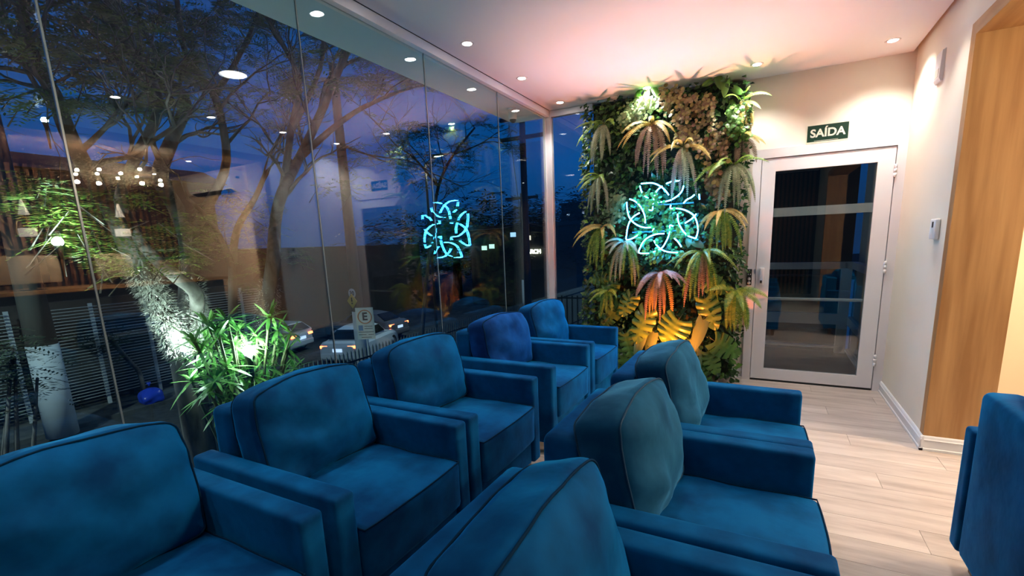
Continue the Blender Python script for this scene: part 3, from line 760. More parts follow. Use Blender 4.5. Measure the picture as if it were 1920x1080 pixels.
leaf_plant('philodendron', 'dark heart leafed philodendron at the top right of the plant wall', 'plant', [(1362, 150, 1358, 178, 0.07, 0.14, 0.3), (1345, 140, 1352, 165, 0.07, 0.12, 0.3), (1335, 150, 1318, 160, 0.06, 0.12, 0.3), (1375, 165, 1392, 175, 0.06, 0.12, 0.3)], M_ivyb, gp, 0)
leaf_plant('philodendron', 'bright leafed philodendron right under the plant wall spotlight', 'plant', [(1212, 172, 1208, 192, 0.07, 0.15, 0.3), (1200, 168, 1190, 182, 0.06, 0.14, 0.3), (1225, 165, 1235, 182, 0.06, 0.14, 0.3), (1222, 195, 1220, 212, 0.06, 0.14, 0.3)], M_ivyb, gp, 0)
leaf_plant('philodendron', 'blue lit philodendron at the lower right of the neon knot', 'plant', [(1300, 452, 1318, 462, 0.08, 0.16, 0.3), (1292, 445, 1290, 462, 0.06, 0.15, 0.3), (1240, 478, 1232, 492, 0.06, 0.15, 0.3)], M_phil, gp, 0)

# neon knot, traced from the sign itself: strokes in a 1080 grid over its 200-pixel square
NY = 4.47
STROKES = [
 [(280, 240), (340, 234), (400, 234), (470, 262), (525, 307), (560, 355)],
 [(268, 262), (285, 320), (315, 360), (352, 388)],
 [(495, 265), (450, 300), (420, 350), (405, 410), (400, 465), (393, 508), (360, 505)],
 [(535, 240), (590, 219), (675, 208)],
 [(712, 260), (690, 320), (640, 370), (560, 412), (450, 430)],
 [(165, 395), (215, 415), (265, 460), (300, 520), (320, 580), (322, 640)],
 [(135, 425), (137, 480), (150, 550), (165, 590)],
 [(265, 535), (210, 568), (170, 615), (145, 680), (134, 750), (135, 808), (210, 785), (280, 735)],
 [(170, 600), (215, 642), (270, 672), (330, 685), (405, 685), (395, 720)],
 [(515, 745), (430, 752), (350, 785), (300, 830), (275, 880), (260, 940), (360, 945)],
 [(410, 815), (440, 865), (485, 905), (550, 930), (655, 938)],
 [(605, 670), (572, 662), (572, 710), (555, 780), (525, 840), (485, 895), (395, 935)],
 [(615, 790), (655, 830), (688, 880)],
 [(582, 455), (580, 490), (650, 490), (720, 505), (780, 535), (820, 570), (848, 640), (855, 720), (835, 795)],
 [(650, 545), (655, 610), (675, 670), (715, 730), (765, 772), (835, 795)],
 [(840, 545), (800, 590), (725, 640)],
 [(710, 438), (745, 400), (790, 378), (822, 350)], [(868, 345), (872, 400)]]
def smooth(pts, n=5):
    out = []
    for i in range(len(pts) - 1):
        p0 = pts[max(i - 1, 0)]; p1 = pts[i]; p2 = pts[i + 1]; p3 = pts[min(i + 2, len(pts) - 1)]
        for k in range(n):
            t = k / n
            out.append(0.5 * ((2 * p1) + (p2 - p0) * t + (2 * p0 - 5 * p1 + 4 * p2 - p3) * t * t + (3 * p1 - p0 - 3 * p2 + p3) * t ** 3))
    out.append(pts[-1]); return out
ns = thing('neon_sign', 'glowing cyan neon knot sign hanging on the plant wall', 'neon sign', atY(1242, 410, NY))
KNOT = []
for s_ in STROKES:
    pts = smooth([atY(1150 + a / 5.4, 300 + b_ / 5.4, NY) for a, b_ in s_])
    KNOT.append(pts)
    tb = obj('tube', MB().tube(pts, 0.0044, 8), M_neon, ns)
    obj('sleeve', MB().tube([p + Vector((0, 0.009, 0)) for p in pts], 0.0068, 8), M_neonglow, tb)
xs = [p.x for s_ in KNOT for p in s_]; zs = [p.z for s_ in KNOT for p in s_]
for zz in (min(zs) + 0.2, max(zs) - 0.2):
    obj('hanger_bar', MB().box(min(xs) + 0.05, max(xs) - 0.05, NY + 0.03, NY + 0.036, zz - 0.006, zz + 0.006), principled('clear_bar%0.2f' % zz, (0.1, 0.2, 0.25), 0.2), ns)

# orange uplight at the foot of the plant wall
ul = thing('garden_uplight', 'small black orange uplight on the floor at the plant wall foot', 'uplight', (-0.78, 4.12, 0))
obj('spike_base', MB().lathe([(0.05, 0), (0.05, 0.012), (0.012, 0.016), (0.012, 0.05)], (-0.78, 4.12, 0), 16), M_black, ul)
obj('head', MB().lathe([(0.03, 0.05), (0.042, 0.06), (0.045, 0.12), (0.041, 0.12), (0.036, 0.11)], (-0.78, 4.12, 0), 16), M_black, ul)
obj('lens', MB().lathe([(0.001, 0.112), (0.036, 0.112)], (-0.78, 4.12, 0), 16), emissive('amber_lens', (1.0, 0.35, 0.06), 20), ul)
light('amber_beam', 'SPOT', (-0.78, 4.12, 0.135), 280, (1.0, 0.57, 0.40), ul, (-0.70, 3.70, 2.68), spot_size=math.radians(64), spot_blend=1.0, shadow_soft_size=0.03)
light('amber_spill', 'SPOT', (-0.78, 4.12, 0.135), 140, (1.0, 0.19, 0.025), ul, (-0.78, 4.35, 0.7), spot_size=math.radians(120), spot_blend=0.8, shadow_soft_size=0.03)

# ------------------------------------------------------------------ reception room through the portal (mirrored in the glass)
FX, FY = 5.0, 4.65
M_peach = principled('peach_wall', (0.78, 0.60, 0.42), 0.8)
struct('wall_reception_side', MB().box(PB, FX + 0.1, FY, FY + 0.1, 0, 2.75), M_peach)
wr_ = struct('wall_reception_end', MB().box(FX, FX + 0.1, FRONT, FY, 0, 2.75), M_dkwall)
struct('ceiling_reception', MB().box(PB, FX + 0.1, FRONT, FY + 0.1, 2.68, 2.76), principled('brown_ceiling', (0.20, 0.12, 0.075), 0.8))
b = MB(); baseboard(b, (PB, FY, 0), (FX, FY, 0), (0, -1, 0)); struct('baseboard_reception', b, M_white)
sm = MB().box(-0.035, 0, -0.025, 0.025, 0.0, 2.68).mesh('slat', M_slat)
y = 0.3
while y < 4.6:
    o = bpy.data.objects.new('slat', sm); o.location = (FX, y, 0); COL.objects.link(o); o.parent = wr_; y += 0.09
for k, (x, y_) in enumerate(((2.0, 3.9), (3.2, 4.0), (4.5, 2.2), (3.0, 1.2), (2.0, 2.2))):
    downlight(x, y_, ['recessed reception spot nearest the portal corner', 'recessed reception spot beside the air conditioner', 'recessed reception spot washing the slatted wall', 'recessed reception spot over the desk front', 'recessed reception spot just past the portal'][k], z=2.68, power=DOWN_W * 1.6, color=WARM, group='reception ceiling spots', ang=130)
# air conditioner
ac = thing('air_conditioner', 'white split air conditioner on the reception side wall', 'air conditioner', (3.55, FY, 2.29))
prof = [(FY, 2.60), (FY, 2.30), (FY - 0.10, 2.29), (FY - 0.19, 2.33), (FY - 0.225, 2.42), (FY - 0.215, 2.55), (FY - 0.17, 2.60)]
obj('housing', MB().prism(prof, 2.99, 4.15, axis='X'), M_white, ac)
obj('outlet_flap', MB().prism([(FY - 0.105, 2.286), (FY - 0.19, 2.326), (FY - 0.188, 2.330), (FY - 0.104, 2.290)], 3.06, 4.10, axis='X'), M_dark, ac)
obj('badge', MB().box(2.986, 2.9905, FY - 0.14, FY - 0.08, 2.48, 2.51), M_black, ac)
# branch chandelier
ch = thing('branch_chandelier', 'cloud chandelier of tiny gold leaves with round bulbs', 'chandelier', (2.75, 2.95, 2.68))
lv = MB(); cc = Vector((2.75, 2.95, 2.36))
for i in range(2600):
    p = cc + Vector((R.gauss(0, 0.20), R.gauss(0, 0.30), R.gauss(0, 0.085)))
    lv.leaf(p, Vector((R.uniform(-1, 1), R.uniform(-1, 1), R.uniform(-.5, .6))), Vector((0, 0, 1)), R.uniform(0.018, 0.03), 0.014)
tag(obj('gold_leaves', lv, principled('pale_gold_leaf', (0.90, 0.82, 0.64), 0.4), ch), kind='stuff')
obj('branch', MB().tube([cc + Vector((-.1, -.55, 0)), cc, cc + Vector((.1, .55, .03))], 0.012, 6).tube([cc, cc + Vector((0, 0, 0.32))], 0.006, 6), M_legwood, ch)
M_bulb = emissive('bulb', (1.0, 0.85, 0.65), 110)
for i in range(10):
    p = cc + Vector((0.16 * (1 if i % 2 else -1), -0.45 + 0.10 * i, R.uniform(-.07, .05)))
    obj('bulb', MB().ball(p, 0.018, 10, 6), M_bulb, ch)
for i in (1, 3, 6, 8):
    p = cc + Vector((0.16 * (1 if i % 2 else -1), -0.45 + 0.10 * i, -0.12))
    light('bulb_glow', 'POINT', tuple(p), 80, (1.0, 0.80, 0.56), ch, shadow_soft_size=0.02)
# pendant lamps
M_shade = emissive('pendant_shade', (1.0, 0.86, 0.72), 2.2, (0.9, 0.85, 0.8))
M_gold = principled('brass', (0.75, 0.48, 0.14), 0.25, 1.0)
for k, (y_, lab) in enumerate(((2.12, 'pendant lamp with white cone and cube, left of the mirrored tree trunk'), (2.98, 'pendant lamp with white cone and cube, over the mirrored tree trunk'))):
    t = thing('pendant_lamp', lab, 'pendant lamp', (3.0, y_, 2.68), 0, 'reception pendant lamps')
    obj('cord', MB().tube([(3.0, y_, 2.68), (3.0, y_, 2.02)], 0.003, 5), M_black, t)
    obj('cone', MB().lathe([(0.008, 2.02), (0.045, 1.86), (0.040, 1.86), (0.006, 2.0)], (3.0, y_, 0), 16), M_shade, t)
    for i in range(5):
        obj('brass_bead', MB().ball((3.0 + R.uniform(-.02, .02), y_ + R.uniform(-.02, .02), 1.835 - i * 0.022), 0.016, 8, 5), M_gold, t)
    obj('cube_shade', MB().rbox(3.0, y_, 1.67, 0.06, 0.06, 0.045, 0.006, 1, 2), M_shade, t)
# emblem on the slatted wall: the same knot in bronze
em = thing('wall_emblem', 'bronze interlaced knot emblem on the dark slatted wall', 'emblem', (FX - 0.05, 2.6, 1.7))
kc = Vector(((min(xs) + max(xs)) / 2, 0, (min(zs) + max(zs)) / 2))
M_bronze = principled('bronze', (0.35, 0.24, 0.13), 0.4, 0.6)
for pts in KNOT:
    obj('bar', MB().tube([Vector((FX - 0.055, 2.68 + (p.x - kc.x) * 1.25, 1.62 + (p.z - kc.z) * 1.25)) for p in pts], 0.017, 6), M_bronze, em)
# reception desk, screens, printer
M_desk = wood_mat('desk_oak', (0.30, 0.16, 0.06), (0.42, 0.24, 0.10), 'Y')
t = thing('reception_desk', 'long oak reception desk along the reception room', 'desk', (3.6, 2.6, 0))
obj('desk_top', MB().box(3.2, 4.0, 0.9, 4.3, 0.98, 1.02), M_desk, t); obj('front_panel', MB().box(3.25, 3.29, 0.95, 4.25, 0, 0.98), principled('desk_black', (0.02, 0.02, 0.02), 0.5), t)
obj('end_panel', MB().box(3.29, 3.95, 0.95, 0.99, 0, 0.98), M_desk, t); obj('end_panel', MB().box(3.29, 3.95, 4.21, 4.25, 0, 0.98), M_desk, t)
M_scr = principled('beige_plastic', (0.45, 0.36, 0.26), 0.5)
for k, (y_, lab) in enumerate(((2.2, 'wide beige backed monitor on the reception desk, left in the mirror'), (3.02, 'small beige backed monitor on the reception desk, right in the mirror'))):
    t = thing('computer_monitor', lab, 'monitor', (3.5, y_, 1.02), 0, 'reception monitors')
    wd = 0.27 if k == 0 else 0.2
    obj('screen', MB().rbox(3.48, y_, 1.26, 0.015, wd, 0.16, 0.008, 1, 2), M_scr, t); obj('stand', MB().box(3.47, 3.5, y_ - 0.03, y_ + 0.03, 1.03, 1.12).box(3.40, 3.56, y_ - 0.1, y_ + 0.1, 1.02, 1.03), M_black, t)
t = thing('printer', 'black and brown printer on the reception desk near the far wall', 'printer', (3.55, 3.65, 1.02))
obj('body', MB().rbox(3.55, 3.65, 1.17, 0.2, 0.22, 0.15, 0.02, 1, 2), principled('printer_brown', (0.20, 0.11, 0.06), 0.4), t); obj('lid', MB().rbox(3.55, 3.65, 1.335, 0.21, 0.23, 0.015, 0.01, 1, 2), M_black, t)
obj('paper_tray', MB().box(3.33, 3.36, 3.52, 3.78, 1.10, 1.13), M_white, t)

# ------------------------------------------------------------------ outside: ground, street
ZS = -3.3
struct('ground_garden', MB().box(-9.6, -2.0, -12, 60, ZS - 0.3, ZS), M_concrete)
struct('street', MB().box(-17.2, -10.6, -30, 120, ZS - 0.4, ZS - 0.1), M_asphalt)
struct('sidewalk_near', MB().box(-10.6, -9.6, -30, 120, ZS - 0.4, ZS), M_concrete)
struct('sidewalk_far', MB().box(-19.0, -17.2, -30, 13, ZS - 0.4, ZS + 0.02), M_concrete)
struct('ground_far', MB().box(-70, -17.2, 13, 120, ZS - 0.4, ZS - 0.09).box(-70, -19.0, -30, 13, ZS - 0.4, ZS).box(-9.6, 40, 60, 120, ZS - 0.4, ZS), M_concrete)
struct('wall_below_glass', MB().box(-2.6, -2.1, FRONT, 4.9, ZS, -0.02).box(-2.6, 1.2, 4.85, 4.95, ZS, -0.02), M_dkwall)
M_tint0 = principled('night_window', (0.01, 0.012, 0.014), 0.1)
# iron fence
fx = -9.35; ft = -1.35
fn = thing('iron_fence', 'dark iron picket fence along the pavement behind the armchairs', 'fence', (fx, 14, ZS))
pk = MB().box(-0.016, 0.016, -0.016, 0.016, 0, 1.86).add([(-.02, -.02, 1.86), (.02, -.02, 1.86), (.02, .02, 1.86), (-.02, .02, 1.86), (0, 0, 1.95)], [(0, 1, 4), (1, 2, 4), (2, 3, 4), (3, 0, 4), (3, 2, 1, 0)]).mesh('picket', M_picket)
y = 4.6; n_ = 0
while y < 32:
    o = bpy.data.objects.new('picket', pk); o.location = (fx, y, ZS); o.scale = (1, 1, 1.09); COL.objects.link(o); o.parent = fn; o.matrix_parent_inverse = WM[fn].inverted(); y += 0.125
for zz in (0.2, 1.80):
    obj('rail', MB().box(fx - 0.02, fx + 0.02, 4.5, 32, ZS + zz, ZS + zz + 0.04), M_iron, fn)
# end fence seen through the narrow window
fe = thing('boundary_railing', 'dark green railing seen through the narrow end window', 'fence', (-6, 33, ZS))
pk2 = MB().box(-0.03, 0.03, -0.02, 0.02, 0, 2.2).mesh('picket', M_iron)
x = -9.2
while x < -4:
    o = bpy.data.objects.new('picket', pk2); o.location = (x, 20, ZS); COL.objects.link(o); o.parent = fe; o.matrix_parent_inverse = WM[fe].inverted(); x += 0.26
obj('rail', MB().box(-9.3, -4, 19.98, 20.02, ZS + 2.05, ZS + 2.12).box(-9.3, -4, 19.98, 20.02, ZS + 0.15, ZS + 0.2), M_iron, fe)
# louvred gate across the street
gx = -18.7
SL = MB().prism([(-0.02, -0.012), (0.03, 0.0), (0.03, 0.016), (-0.02, 0.006)], -1.0, 1.0).mesh('slat', M_louver)
for k, (y0, y1, lab) in enumerate(((0.2, 4.7, 'dark far left panel of white louvred fence across the street'), (4.95, 9.6, 'long white louvred fence panel across the street'), (9.7, 12.0, 'white louvred fence panel behind the strap leaf shrub'))):
    t = thing('louvred_fence', lab, 'fence', (gx, (y0 + y1) / 2, ZS), 0, 'louvred fence panels across the street')
    z = ZS + 0.35
    while z < ZS + 3.25:
        o = bpy.data.objects.new('slat', SL); o.location = (0, 0, z - ZS); o.scale = (1, (y1 - y0) / 2, 1); COL.objects.link(o); o.parent = t; z += 0.095
    yy = y0 + 0.1
    while yy < y1:
        obj('post', MB().box(gx - 0.10, gx - 0.05, yy, yy + 0.10, ZS, ZS + 3.3), M_louver, t); yy += 1.45
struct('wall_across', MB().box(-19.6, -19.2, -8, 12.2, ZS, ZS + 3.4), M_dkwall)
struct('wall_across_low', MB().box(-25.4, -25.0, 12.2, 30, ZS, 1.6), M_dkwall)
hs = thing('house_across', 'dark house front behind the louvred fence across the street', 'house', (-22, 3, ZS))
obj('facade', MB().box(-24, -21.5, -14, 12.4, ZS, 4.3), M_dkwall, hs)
obj('roof', MB().prism([(-24.5, 4.3), (-21.0, 4.3), (-22.7, 5.0)], -14.4, 12.8), M_iron, hs)
for yy in (1.5, 5.0, 8.5):
    obj('window', MB().box(-21.5, -21.44, yy, yy + 1.6, 0.6, 2.0), M_tint0, hs)
# utility poles
def pole(x, y, base_h, top, r, label):
    t = thing('utility_pole', label, 'utility pole', (x, y, ZS))
    obj('shaft', MB().lathe([(r * 0.96, ZS + base_h), (r * 0.6, top)], (x, y, 0), 14), M_pole, t)
    obj('white_base', MB().lathe([(r * 1.05, ZS), (r, ZS + base_h)], (x, y, 0), 14), M_poleW, t)
    return t
pole(-16.7, 4.7, 2.5, 5.5, 0.32, 'utility pole with whitewashed foot in front of the louvred fence')
pw_ = atX(672, 590, -12.2); p2 = pole(pw_.x, pw_.y, 2.6, 7.0, 0.20, 'concrete pole with small signs beside the parking sign')
q = atX(669, 549, -12.0); obj('round_sign', MB().lathe([(0.001, -0.01), (0.16, -0.01), (0.16, 0.0)], (q.x, q.y - 0.2, q.z), 20, 'Y'), M_poleW, p2)
text_obj('numerals', '30', 0.2, TM(q.x, q.y - 0.215, q.z), M_black, p2)
q = atX(670, 563, -12.0); M_yel = principled('sign_yellow', (0.45, 0.33, 0.06), 0.6)
obj('diamond_sign', MB().prism([(q.x - 0.22, q.z), (q.x, q.z - 0.24), (q.x + 0.22, q.z), (q.x, q.z + 0.24)], q.y - 0.23, q.y - 0.21), M_yel, p2)
obj('diamond_symbol', MB().box(q.x - 0.03, q.x + 0.03, q.y - 0.235, q.y - 0.231, q.z - 0.10, q.z - 0.05).box(q.x - 0.03, q.x + 0.03, q.y - 0.235, q.y - 0.231, q.z - 0.02, q.z + 0.12), M_black, p2)
# parking sign
ps = atX(685, 606, -10.35); s_ = thing('parking_sign', 'white parking sign with a ringed letter E on a thin post', 'sign', (ps.x, ps.y, ZS), 0)
rot = Matrix.Rotation(math.radians(28), 4, 'Z')
PM = Matrix.Translation(ps) @ rot
obj('board', MB().box(-0.26, 0.26, 0, 0.012, -0.48, 0.46, PM), principled('sign_white', (0.62, 0.68, 0.62), 0.5), s_)
ringp = [PM @ Vector((0.195 * math.cos(a), -0.006, 0.19 + 0.195 * math.sin(a))) for a in [2 * PI * i / 36 for i in range(36)]]
obj('orange_ring', MB().tube(ringp, 0.016, 6, closed=True), principled('ring_orange', (0.62, 0.20, 0.05), 0.5), s_)
text_obj('letter', 'E', 0.32, PM @ Matrix.Translation((0, -0.004, 0.19)) @ Matrix.Rotation(PI / 2, 4, 'X'), M_black, s_, 0.003)
obj('blue_box', MB().box(-0.21, -0.08, -0.004, 0.0, -0.22, -0.06, PM), principled('sign_blue', (0.05, 0.22, 0.45), 0.5), s_)
for (x0, x1, z) in ((-0.04, 0.2, -0.10), (-0.04, 0.2, -0.17), (-0.22, 0.22, -0.27), (-0.22, 0.0, -0.35), (0.06, 0.22, -0.35), (-0.15, 0.15, -0.43)):
    obj('fine_print', MB().box(x0, x1, -0.003, 0.0, z, z + 0.018, PM), M_pole, s_)
obj('post', MB().tube([PM @ Vector((0, 0.03, 0.4)), (ps.x, ps.y + 0.03, ZS)], 0.03, 8), M_poleW, s_)
# cars
M_carw = principled('car_white', (0.62, 0.66, 0.72), 0.3, 0.0, Coat_Weight=0.6)
M_cars = principled('car_silver', (0.27, 0.25, 0.25), 0.32, 0.5)
M_tint = principled('car_glass', (0.01, 0.012, 0.014), 0.08)
M_tail = emissive('tail_light', (1.0, 0.16, 0.05), 9, (0.6, 0.05, 0.02))
M_tyre = principled('tyre', (0.012, 0.012, 0.012), 0.8)
M_plate = emissive('lit_plate', (0.55, 0.72, 1.0), 1.2, (0.7, 0.75, 0.8))
def car(label, loc, rz, paint, hatch=False):
    """a saloon or hatchback pointing along local +X, rear at -X"""
    t = thing('parked_car', label, 'car', loc, rz, 'cars in the street')
    def loft(st, mat, name):
        """stations: (x, half width bottom, half width top, z bottom, z shoulder, z top)"""
        mb = MB(); v = []; k = 10
        for (x, w0, w1, z0, z1, z2) in st:
            ring = [(-w0, z0), (-w0 * 1.02, z0 * .6 + z1 * .4), (-w0, z1), (-w1, z2 - 0.03), (-w1 * 0.86, z2), (w1 * 0.86, z2), (w1, z2 - 0.03), (w0, z1), (w0 * 1.02, z0 * .6 + z1 * .4), (w0, z0)]
            v += [Vector((x, a, b_)) for a, b_ in ring]
        f = [tuple(range(k)), tuple(range(len(v) - 1, len(v) - 1 - k, -1))]
        for i in range(len(st) - 1):
            for j in range(k): f.append((i * k + j, (i + 1) * k + j, (i + 1) * k + (j + 1) % k, i * k + (j + 1) % k))
        mb.add(v, f, False)
        return obj(name, mb, mat, t, True)
    body = [(-2.22, .70, .66, .42, .70, .86), (-2.14, .80, .74, .30, .74, 1.0), (-1.9, .86, .78, .24, .80, 1.05), (-1.2, .88, .80, .22, .84, 1.0), (0, .88, .80, .22, .82, .96), (1.0, .88, .78, .22, .80, .94), (1.8, .85, .74, .24, .72, .86), (2.2, .74, .66, .30, .60, .70), (2.28, .66, .6, .36, .56, .62)]
    if hatch: body = [(x * (0.9 if x < 0 else 0.92), *r_) for (x, *r_) in body]
    loft(body, paint, 'body')
    cab = [(-1.75, .74, .60, .98, 1.02, 1.06), (-1.15, .76, .60, .95, 1.10, 1.40), (-0.5, .77, .60, .94, 1.12, 1.47), (0.2, .77, .60, .93, 1.10, 1.46), (0.55, .76, .58, .93, 1.06, 1.36), (1.15, .74, .60, .92, .95, .98)]
    if hatch: cab = [(-1.95, .76, .62, .98, 1.08, 1.12), (-1.6, .78, .60, .95, 1.12, 1.42)] + cab[2:]
    loft(cab, paint, 'cabin')
    r_ = 1.2 if not hatch else 0
    # windows
    if hatch: rw = [(-1.99, -.58, 1.10), (-1.99, .58, 1.10), (-1.66, .50, 1.38), (-1.66, -.50, 1.38)]
    else: rw = [(-1.74, -.60, 1.09), (-1.74, .60, 1.09), (-1.20, .50, 1.40), (-1.20, -.50, 1.40)]
    off = Vector((-0.035, 0, 0.02))
    def quad(name, pts, n_):
        P = [Vector(p) for p in pts]; n_ = Vector(n_)
        obj(name, MB().add([p + n_ * 0.022 for p in P] + [p for p in P], [(0, 1, 2, 3), (7, 6, 5, 4), (0, 4, 5, 1), (1, 5, 6, 2), (2, 6, 7, 3), (3, 7, 4, 0)]), M_tint, t, True)
    quad('rear_window', rw, off.normalized())
    for sy in (-1, 1):
        for (xa, xb, xc, xd) in ((-1.25, -0.42, -0.42, -0.95), (-0.34, 0.62, 0.30, -0.34)):
            quad('side_window', [(xa, sy * .775, 1.06), (xb, sy * .785, 1.05), (xc, sy * .655, 1.38), (xd, sy * .65, 1.38)], (0, sy * 0.9, 0.35))
        x_ = -2.17 if not hatch else -1.98
        obj('tail_light', MB().rbox(x_ + 0.02, sy * 0.60, 0.86, 0.05, 0.17, 0.055, 0.02, 1, 2), M_tail, t, True)
        for x in (-1.38 * (0.9 if hatch else 1), 1.38):
            wm = obj('wheel', MB().lathe([(0.20, -0.1), (0.32, -0.1), (0.335, -0.06), (0.335, 0.06), (0.32, 0.1), (0.20, 0.1)], (x, sy * 0.78, 0.335), 20, 'Y'), M_tyre, t, True)
            obj('hub', MB().lathe([(0.02, sy * 0.105), (0.2, sy * 0.1), (0.2, sy * 0.06)], (x, sy * 0.78, 0.335), 14, 'Y'), M_chrome, wm, True)
    x_ = -2.235 if not hatch else -2.02
    obj('bumper', MB().rbox(x_ + 0.06, 0, 0.48, 0.07, 0.76, 0.13, 0.05, 2, 3), paint, t, True)
    obj('number_plate', MB().box(x_ - 0.012, x_ + 0.04, -0.2, 0.2, 0.66, 0.79), M_plate, t, True)
    return t
ca = atZ(655, 693, ZS - 0.1)
car('white saloon with glowing tail lights behind the parking sign', (-16.1, 14.9, ZS - 0.1), math.radians(110), M_carw)
car('silver saloon parked nose in across the street, right of the parking sign', (-19.05, 18.0, ZS - 0.1), math.radians(185), M_cars)
car('white hatchback half hidden behind the strap leaf shrub', (-21.3, 13.75, ZS - 0.1), math.radians(196), M_carw, True)
car('grey car parked below the narrow end window', (-6.6, 16.5, ZS), math.radians(100), M_cars)

# ------------------------------------------------------------------ trees
def limb(mb, pts, r0, r1, k=7):
    n_ = len(pts) - 1
    mb.tube(pts, [r0 + (r1 - r0) * (i / n_) ** 0.8 for i in range(n_ + 1)], k)
def spray(mb, p, s, up=0.2):
    a = R.uniform(0, 2 * PI); d = Vector((math.cos(a), math.sin(a), R.uniform(-0.35, up))).normalized(); side = d.cross(Vector((0, 0, 1))).normalized()
    n_ = 7
    for i in range(n_):
        t = (i + 0.6) / n_; q = p + d * s * t + Vector((0, 0, -0.25 * s * t * t)); w_ = s * 0.42 * math.sin(PI * (0.2 + 0.75 * t))
        for sg in (-1, 1):
            dd = (side * sg + d * 0.55 + Vector((0, 0, R.uniform(-.25, .1)))).normalized()
            mb.add([q, q + dd * w_ * 0.5 + d * s * 0.05, q + dd * w_, q + dd * w_ * 0.5 - d * s * 0.05], [(0, 1, 2, 3)])
def twigs(mb, lv, base, d, L, r, depth, leafy, s):
    pts = [base.copy()]; p = base.copy(); d = d.normalized()
    for i in range(4):
        d = (d + Vector((R.uniform(-.35, .35), R.uniform(-.35, .35), R.uniform(-.22, .30)))).normalized(); p = p + d * L / 4; pts.append(p.copy())
    mb.tube(pts, [r, r * .85, r * .7, r * .55, r * .4], 5, False)
    if depth == 0:
        if leafy:
            for q in pts[1:]: spray(lv, q, s * R.uniform(.7, 1.2))
        return
    for q in (2, 3, 4):
        for _ in range(R.choice((1, 1, 2))):
            twigs(mb, lv, pts[q], d + Vector((R.uniform(-1, 1), R.uniform(-1, 1), R.uniform(-.5, .5))), L * R.uniform(.5, .75), r * .5, depth - 1, leafy, s)
def tree(label, X, limbs, clumps, moss=None, base=None, s=0.30):
    b0 = atX(*limbs[0][0][0], X)
    t = thing('tree', label, 'tree', (b0.x, b0.y, ZS), 0, 'trees outside the glass wall')
    mb = MB(); lv = MB()
    for k, (path, r0, r1) in enumerate(limbs):
        pts = smooth([atX(px, py, X + (R.uniform(-.5, .5) if j > 1 else 0)) for j, (px, py) in enumerate(path)], 4)
        if k == 0 and base is not False: pts = [Vector((pts[0].x, pts[0].y - 0.02, ZS)), (Vector((pts[0].x, pts[0].y, ZS)) + pts[0]) / 2] + pts
        limb(mb, pts, r0, r1, 9)
        m_ = len(pts)
        for i in range(int(m_ * 0.45), m_, 2):
            dv = (pts[i] - pts[i - 1]).normalized() + Vector((R.uniform(-1.1, 1.1), R.uniform(-1.1, 1.1), R.uniform(-.2, .7)))
            if pts[i].z > 2.2: twigs(mb, lv, pts[i], dv, R.uniform(0.7, 1.4), max(0.018, (r0 + (r1 - r0) * i / m_) * 0.42), 2, R.random() < 0.3, s)
    for (px, py, rx_, ry_, n_) in clumps:
        for i in range(int(n_ * 2.6)):
            a = R.uniform(0, 2 * PI); q = math.sqrt(R.random())
            dx = R.uniform(-0.9, 0.9)
            p = atX(px + rx_ * q * math.cos(a), py + ry_ * q * math.sin(a), X + dx)
            spray(lv, p, s * R.uniform(.7, 1.25))
            if i % 9 == 0: mb.tube([p, p + Vector((R.uniform(-.3, .3), R.uniform(-.3, .3), R.uniform(-.35, -.1)))], [0.004, 0.008], 4, False)
    obj('trunk', mb, M_bark, t)
    tag(obj('foliage', lv, M_treeleaf, t), kind='stuff')
    if moss:
        ms = MB()
        for (path, r) in moss:
            pts = smooth([atX(px, py, X) for px, py in path], 6)
            for q in pts:
                for _ in range(170):
                    dv = Vector((R.uniform(-1, 1), R.uniform(-1, 1), R.uniform(-1, .6))).normalized()
                    ms.leaf(q + dv * r * R.uniform(.75, 1.0) + Vector((0, 0, R.uniform(-.12, .12))), dv + Vector((R.uniform(-.6, .6), R.uniform(-.6, .6), R.uniform(-.6, .2))), Vector((0, 0, 1)), R.uniform(.03, .09), R.uniform(.010, .022))
        tag(obj('epiphytes', ms, M_lichen, t), kind='stuff')
    return t
XA = -7.0
tree('leaning pale barked tree lit from below, shaggy twin trunk', XA,
     [([(340, 665), (318, 612), (290, 556), (262, 505), (240, 462), (222, 422), (198, 378), (165, 322), (128, 250), (100, 175), (62, 110), (42, 30), (30, -60)], 0.15, 0.05),
      ([(362, 650), (369, 592), (366, 548), (332, 520), (296, 488), (264, 452), (242, 412), (226, 370), (252, 300), (298, 200), (268, 120), (218, 60), (196, -30)], 0.10, 0.04),
      ([(100, 175), (60, 130), (0, 95), (-60, 60)], 0.05, 0.02), ([(298, 200), (240, 130), (200, 115), (150, 130)], 0.03, 0.01)],
     [(100, 370, 70, 32, 30), (150, 405, 70, 30, 30), (205, 465, 60, 35, 34), (245, 362, 40, 22, 16), (300, 450, 50, 40, 26), (120, 445, 30, 16, 14), (250, 505, 30, 14, 8), (60, 350, 60, 30, 16), (330, 490, 40, 25, 16), (345, 420, 30, 30, 12),
      (30, 60, 60, 45, 26), (115, 95, 60, 35, 26), (180, 140, 50, 22, 18), (250, 190, 110, 14, 34), (60, 180, 60, 20, 12), (120, 190, 50, 14, 10), (160, 30, 60, 30, 20)],
     moss=[([(335, 650), (318, 612), (290, 556), (262, 505)], 0.17), ([(362, 640), (369, 592), (366, 548)], 0.13)])
